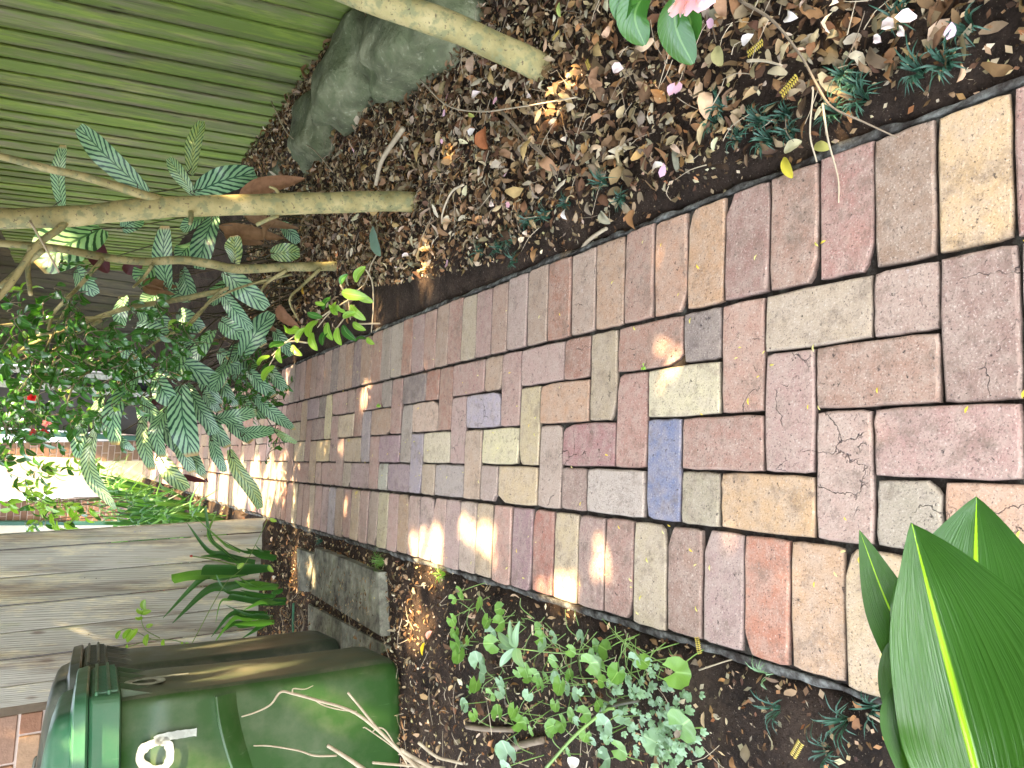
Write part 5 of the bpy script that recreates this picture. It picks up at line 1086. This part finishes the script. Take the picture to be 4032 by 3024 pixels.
one_leaf(1690, 2500, -.8, .06, .02, (.60, .25, .20), 'pinkish dead leaf above the yellow one', cup=.6)
one_leaf(1540, 960, .8, .20, .07, (.22, .34, .25), 'large grey-green striped leaf fallen on the litter below the trunk', z=.05, mat='green')
one_leaf(2880, 240, .4, .05, .03, (.36, .33, .14), 'olive leaf lying in the litter by the edge of the photo', z=.03)
one_leaf(2260, 60, .2, .045, .018, (.42, .50, .14), 'pale lime leaf lying in the litter beyond the leaning trunk', z=.03, mat='green')
one_leaf(1910, 470, 1.2, .05, .014, (.52, .55, .14), 'narrow lime green leaf lying in the litter between the trunks', z=.03, mat='green')
one_leaf(1975, 560, .3, .08, .06, (.36, .13, .05), 'rusty crumpled leaf lying in the litter between the trunks', z=.03, cup=.9)
one_leaf(2470, 880 - 60, .9, .05, .02, (.30, .24, .15), 'brown leaf near the brick edge on dark soil', z=.015)
one_leaf(1240, 1150, .3, .05, .03, (.62, .36, .03), 'orange yellow leaf on the ground under the striped plants', z=.05, mat='green')
one_leaf(2270, 3000, 2.2, .045, .03, (.6, .56, .45), 'pale cream leaf at the lower edge near the bare twigs', z=.02)
PT = [(3350, 40), (3330, 110), (3610, 95), (3600, 150), (3550, 140), (2725, 370), (1940, 390), (2010, 415), (1815, 395), (1790, 570), (1800, 460), (2160, 395), (1925, 540), (2285, 565), (2040, 700), (1995, 810), (2050, 815), (2105, 925), (2640, 680), (3500, 180), (3770, 140), (2700, 370), (1430, 600), (1450, 230), (1635, 1020), (1600, 1060), (2630, 1000 - 320), (1790, 1045), (2260, 850), (1060, 2330), (1100, 2275), (2870, 120), (2500, 300), (3000, 180), (3180, 90)]
PM = []
for i in range(4):
    mb = MB(); crumpled(Vector((0, 0, .004)), .036, .024, Vector((0, 0, 1)), 0, [(.80, .48, .54), (.82, .62, .64), (.74, .42, .50), (.84, .72, .70)][i], mb, .5); PM.append(mb.mesh('petal', 'petal', smooth=True))
for px, py in PT:
    p = gnd(px, py); 
    if abs(path_t(p.x, p.y)) < .5: continue
    o = inst('petal', random.choice(PM), None, (p.x, p.y, soil_z(p.x, p.y) + .035), (random.gauss(0, .3), random.gauss(0, .3), random.uniform(0, 6.28)), random.uniform(.6, 1.15)); tag(o, 'fallen pale pink camellia petal lying on the litter', 'petal', 'pink petals fallen on the beds')
# tiny yellow leaflets on the bricks
TM = []
for i in range(3):
    mb = MB(); leaf(mb, [(-.006, 0, .001), (0, 0, .003), (.006, 0, .001)], .004, (0, 0, 1), 'ell', 4, 2, .2, col=[(.75, .55, .06), (.62, .55, .12), (.70, .62, .25)][i]); TM.append(mb.mesh('leaflet', 'green', smooth=True))
for i in range(150):
    s = .55 + 4.2 * random.random() ** 1.4; x, y = path_pt(s, random.uniform(-.46, .46))
    o = inst('leaflet', random.choice(TM), None, (x, y, .0025), (0, 0, random.uniform(0, 6.28)), random.uniform(.6, 1.25)); tag(o, 'tiny yellow leaflet fallen on the bricks', 'leaflet', 'tiny yellow leaflets scattered on the bricks')
def frond(px, py, ang, L_, label, z=.0, col=(.55, .42, .08)):
    p = gnd(px, py, 0); p.z = z if abs(path_t(p.x, p.y)) < .47 else soil_z(p.x, p.y) + .035; mb = MB(); h = Vector((math.cos(ang), math.sin(ang), 0)); s_ = Vector((-h.y, h.x, 0))
    for i in range(9):
        for sg in (-1, 1):
            b = p + h * (L_ * (i / 9 - .5)) + Vector((0, 0, .003)); t = b + s_ * sg * L_ * .22 + h * L_ * .06; leaf(mb, [b, (b + t) / 2 + Vector((0, 0, .002)), t], L_ * .09, (0, 0, 1), 'ell', 4, 2, .1, col=jit(col, .1))
    return tag(mb.build('leaflet_frond', 'green', smooth=True), label, 'leaf')
frond(3030, 215, 1.9, .042, 'feathery yellow frond near the crossing stick, farther from the bricks'); frond(3145, 355, 2.2, .045, 'feathery yellow frond touching the crossing stick near the mondo grass'); frond(2258, 165, 1.9, .035, 'yellow feathery frond beyond the foot of the leaning trunk'); frond(2385, 280, .6, .035, 'pale feathery frond beside the sunlit patch of litter')
frond(1408, 1940, 2.0, .035, 'small yellow frond lying on the left border bricks', .002); frond(1378, 1735, 1.7, .03, 'small yellow frond lying on the middle bricks', .002); frond(2745, 2540, .4, .035, 'pale frond on the mortar beside a gap in the left border', 0); frond(3180, 2940, -.4, .035, 'yellow frond in the dark soil by the lower edge')
tuft('weed_sprout', gnd(1498, 1598, .002), 9, .022, .008, 'young', 'tiny green weed sprouting from a joint of the path', 'weed'); tuft('weed_sprout', gnd(2540, 1447, .0), 5, .012, .006, 'young', 'tiny lime sprout in the joint beside the cream brick', 'weed')
# sticks
def stick(pts, r0, r1, label, z=.03, mat='stick', name='stick'):
    P = []
    for q in pts:
        p = gnd(q[0], q[1], 0); h = q[2] if len(q) > 2 else None
        base = .004 if abs(path_t(p.x, p.y)) < .475 else soil_z(p.x, p.y) + z
        if h is not None: p = gnd(q[0], q[1], h)
        else: p.z = base
        P.append(p)
    mb = MB(); tube(mb, P, r0, r1, 6, 5, .1); return tag(mb.build(name, mat, smooth=True), label, 'stick')
stick([(2910, 0, .07), (3040, 80, .07), (3150, 215, .07), (3215, 330, .065), (3275, 420, .06), (3400, 480, .04), (3540, 545)], .0032, .0014, 'long dark forked stick crossing the bed and ending on the bricks', mat='twig')
stick([(3240, 360), (3240, 390), (3225, 540), (3222, 640)], .002, .0015, 'thin side twig of the forked stick pointing at the bricks', .04)
stick([(3270, 420), (3290, 560), (3305, 700), (3308, 800)], .0022, .0013, 'pale thin twig lying out over the red-brown bricks', .04)
stick([(2240, 1000), (2300, 950), (2370, 905), (2385, 900)], .006, .005, 'thick pale stick lying against the brick edge', .012)
stick([(3000, 262), (3060, 262), (3130, 278)], .004, .002, 'short pale curved stick near the forked stick', .04)
stick([(2170, 590), (2210, 640), (2245, 700)], .006, .004, 'short brown stick in the litter beyond the straight trunk', .04, 'twig'); stick([(2040, 460), (2100, 520), (2150, 580), (2190, 620)], .006, .005, 'knobbly brown stick in the middle of the litter', .04, 'twig')
stick([(1700, 320), (1820, 430), (1950, 460), (2100, 450), (2350, 410)], .003, .002, 'long thin arched twig over the litter between the trunks', .05); stick([(1215, 440), (1260, 560), (1330, 610), (1410, 700)], .004, .003, 'pale bent twig leaning on the boulders', .12)
stick([(1640, 520), (1560, 640), (1530, 740)], .012, .009, 'strip of pale bark lying near the straight trunk', .05); stick([(1880, 740), (1830, 770), (1790, 850), (1785, 890)], .005, .003, 'pale hooked stick in the litter near the straight trunk', .04)
stick([(1840, 2860), (1900, 2870), (2010, 2875)], .009, .008, 'short pinkish stick half buried in the left bed', .01, 'twig'); stick([(1980, 2950), (2060, 2930), (2130, 2915)], .011, .010, 'thicker pinkish stick in the left bed by the violets', .01, 'twig')
stick([(2150, 3024, .12), (2260, 2900, .10), (2380, 2800, .06), (2420, 2790, .05)], .004, .004, 'long green stem arching over the violets', .1, 'greenstalk', 'stem'); stick([(2410, 2790), (2480, 2765), (2560, 2750)], .006, .005, 'black piece of stick among the weeds', .05, 'stalk')
stick([(2740, 2640), (2860, 2600), (2930, 2590)], .002, .001, 'thin straw lying on the soil by the left border', .01); stick([(3410, 2810), (3480, 2850), (3560, 2900)], .002, .002, 'thin straw by the foreground leaves', .015)
stick([(1160, 2375), (1158, 2460), (1165, 2500)], .007, .007, 'short length of green garden hose beside the slabs', .02, 'hose', 'hose')
stick([(1190, 2400), (1205, 2450), (1195, 2490)], .006, .005, 'curved root beside the green hose', .02, 'twig', 'root')
# bare twiggy shrub before the bins
bt = empty('bare_shrub', gnd(1780, 3010) + Vector((-.05, -.02, -.02)), 'bare forked dry twigs rising in front of the bright green bin', 'shrub')
def BZ(x, y): return (900 + x / 1.27, 2550 + y / 1.27)
for pts, r0, r1 in (([(1100, 680), (900, 560), (830, 490), (640, 330), (430, 260), (320, 230), (260, 222), (210, 285), (130, 325), (65, 345)], .0075, .0022), ([(830, 490), (740, 400), (660, 300), (597, 225)], .006, .004), ([(320, 230), (325, 205), (380, 208), (423, 190)], .003, .0015), ([(640, 320), (560, 310), (480, 290), (430, 262)], .003, .0025), ([(800, 700), (650, 590), (560, 530), (495, 490)], .010, .006), ([(540, 540), (430, 540), (350, 515), (210, 492), (125, 490)], .004, .002), ([(720, 420), (750, 400), (790, 420), (850, 520)], .003, .003), ([(950, 475), (1040, 545), (1130, 570), (1300, 610)], .006, .006), ([(720, 575), (900, 590), (1080, 600)], .005, .005), ([(1130, 610), (1168, 512)], .003, .003), ([(900, 600), (850, 520), (700, 410), (672, 400)], .003, .002), ([(860, 510), (940, 560), (1020, 600)], .008, .008)):
    mb = MB(); tube(mb, [atY(*BZ(*p), 2.18) for p in pts], r0 * .8, r1 * .8, 7, 5, .1); mb.build('twig', 'stick', bt, smooth=True)
mb = MB(); tube(mb, [parent_loc(bt), atY(*BZ(1000, 640), 2.12), atY(*BZ(900, 560), 2.18)], .009, .006, 7, 5); mb.build('branch', 'stick', bt)

# ------------------------------------------------------------------ unseen shade trees added over the garden, gaps cut where the sun should land
def G3(px, py, z=0.0): return gnd(px, py, z)
HOLES = []      # (spot to be sunlit, radius of the gap cut in the crowns)
def hole(p, r): HOLES.append((np.array(p), r * (.62 if r < .09 else 1)))
for px, py, r in ((2230, 420, .075), (2290, 360, .06), (2190, 480, .05), (1690, 1040, .07), (1660, 1090, .05), (1780, 400, .035), (1800, 640, .04), (2575, 970, .012), (2640, 1390, .035), (1930, 1890 + 250, .05), (1870, 2110, .06), (1820, 2080, .05), (2160, 2310, .045), (2230, 2330, .045), (2370, 2230, .03), (1360, 1990, .05), (1345, 1760, .05), (1275, 1760, .05), (1210, 2040, .05), (1700, 2180, .09), (1650, 2260, .06), (1620, 2450, .09), (1680, 2440, .06), (1230, 2240, .05), (1250, 2270, .05), (1640, 2240, .05), (1640, 2150, .05)):
    hole(G3(px, py), r)
for px, py, r in ((1180, 1790, .10), (1170, 1850, .12), (1110, 1880, .14), (1060, 1900, .15), (1000, 1900, .17), (1050, 1960, .13), (940, 1920, .2), (880, 1910, .2), (830, 1930, .22), (950, 1965, .15), (780, 1930, .25), (700, 1920, .28), (880, 1970, .18), (650, 1900, .3), (600, 1890, .35)):
    hole(G3(px, py), r)
def bp(u, dpt, z): return BASE1 + BD * u - BN * dpt + UP * z
hole(bp(.15, 0, .55), .07); hole(bp(.2, 0, .45), .07); hole(bp(.3, 0, .60), .05); hole(bp(0, .22, .76), .085); hole(bp(0, .14, .22), .06); hole(bp(0, .2, .18), .05); hole(BASE2 + BD * .3 + UP * .5, .06); hole(BASE2 + BD * .3 + UP * .42, .05)
for z in np.arange(.2, 3.0, .3): hole(atY(250, 1865, HY) * 1.0 + Vector((0, 0, z - 1.4)), .45)
for px, py, Y, r in ((930, 780, 3.0, .05), (660, 815, 3.0, .04), (780, 520, 4.4, .09), (790, 560, 4.4, .07), (420, 560, 4.35, .06), (950, 640, 4.3, .04), (1300, 1040, 4.05, .04), (1000, 1960, 4.35, .1), (430, 1960, 4.15, .1), (250, 1000, 4.6, .1), (850, 650, 5.2, .06), (1020, 640, 5.9, .15), (1430, 1200, 3.35, .08), (1110, 1370, 3.35, .08)):
    hole(atY(px, py, Y), r)
Sv = np.array(S)
HP = np.array([h[0] for h in HOLES]); HR = np.array([h[1] for h in HOLES])
def unseen_shade_tree(base, cx, cy, rx, ry, z0, z1, n, label, size=.16):
    root = empty('unseen_shade_tree', base, label, 'tree', 'unseen shade trees added beyond the fences'); base = Vector(base)
    mb = MB(); top = Vector((cx, cy, z0 + .1)); tube(mb, [base, base.lerp(top, .4) + Vector((.05, .02, .2)), base + Vector((0, 0, z0 - .1)) * .9, top.lerp(base + Vector((0, 0, z0)), .6) + UP * .15], .11, .06, 10, 6, .15); mb.build('trunk', 'bark', root, smooth=True)
    for i in range(9):
        an = i * 2 * math.pi / 9; st = base + Vector((0, 0, z0 * .92)); e = Vector((cx + rx * .7 * math.cos(an), cy + ry * .7 * math.sin(an), z1 + .1)); mb = MB(); tube(mb, [st, st.lerp(e, .5) + Vector((0, 0, .35)), e], .03, .010, 6, 5, .1)
        # branches rise above the leaf layer so they do not cross the sunny gaps
        mb.build('branch', 'bark', root, smooth=True)
    a_ = rng.random(n) * 2 * np.pi; r_ = rng.random(n) ** .55; pts = np.column_stack([cx + rx * r_ * np.cos(a_), cy + ry * r_ * np.sin(a_), z0 + (z1 - z0) * rng.random(n)])
    keep = np.ones(n, bool)
    for hp, hr in zip(HP, HR):
        d = pts - hp; al = d @ Sv; perp = d - np.outer(al, Sv); keep &= ~((np.linalg.norm(perp, axis=1) < hr + size * .26))
    pts = pts[keep]; n = len(pts)
    nrm = rng.normal(size=(n, 3)) * .45 + np.array(Sv) * 1.0; nrm /= np.linalg.norm(nrm, axis=1)[:, None]
    t = np.cross(nrm, rng.normal(size=(n, 3))); t /= np.linalg.norm(t, axis=1)[:, None]; b = np.cross(nrm, t); L_ = size * (.7 + .5 * rng.random(n))[:, None]
    V = np.stack([pts - t * L_ * .5, pts - b * L_ * .27, pts + t * L_ * .5, pts + b * L_ * .27], 1).reshape(-1, 3)
    me = bpy.data.meshes.new('foliage'); off = np.array(base); me.from_pydata((V - off).tolist(), [], [(4 * i, 4 * i + 1, 4 * i + 2, 4 * i + 3) for i in range(n)])
    at = me.attributes.new('col', 'FLOAT_COLOR', 'POINT'); cc = np.repeat(np.array([.07, .13, .035])[None] * (.6 + .9 * rng.random((n, 1))), 4, 0); at.data.foreach_set('color', np.column_stack([cc, np.ones(len(cc))]).astype(np.float32).ravel())
    me.materials.append(MT['canopy']); o = bpy.data.objects.new('foliage', me); COL.objects.link(o); o.parent = root; o['kind'] = 'stuff'
CANOPY_N = 24000
unseen_shade_tree((2.9, 1.2, 0), .9, .6, 3.0, 3.0, 2.5, 3.1, CANOPY_N, 'unseen shade tree added behind the mossy fence nearest the camera')
unseen_shade_tree((2.9, 4.2, 0), .7, 4.2, 3.1, 2.9, 2.6, 3.3, CANOPY_N, 'unseen shade tree added behind the mossy fence beside the trunks')
unseen_shade_tree((3.0, 7.6, 0), .3, 7.8, 3.3, 2.9, 3.0, 3.7, CANOPY_N, 'unseen shade tree added behind the far end of the mossy fence')
unseen_shade_tree((3.1, 11.0, 0), .3, 11.6, 3.6, 2.6, 3.4, 4.1, 15000, 'unseen shade tree added near the brick house', .2)

# ------------------------------------------------------------------ turn the surveyed path frame so that true vertical is Z
for o in list(scn.objects):
    if o.parent is None and o.type not in ('CAMERA', 'LIGHT') and 'flat' not in o:
        o.matrix_basis = ROT @ o.matrix_basis
    if 'flat' in o: del o['flat']
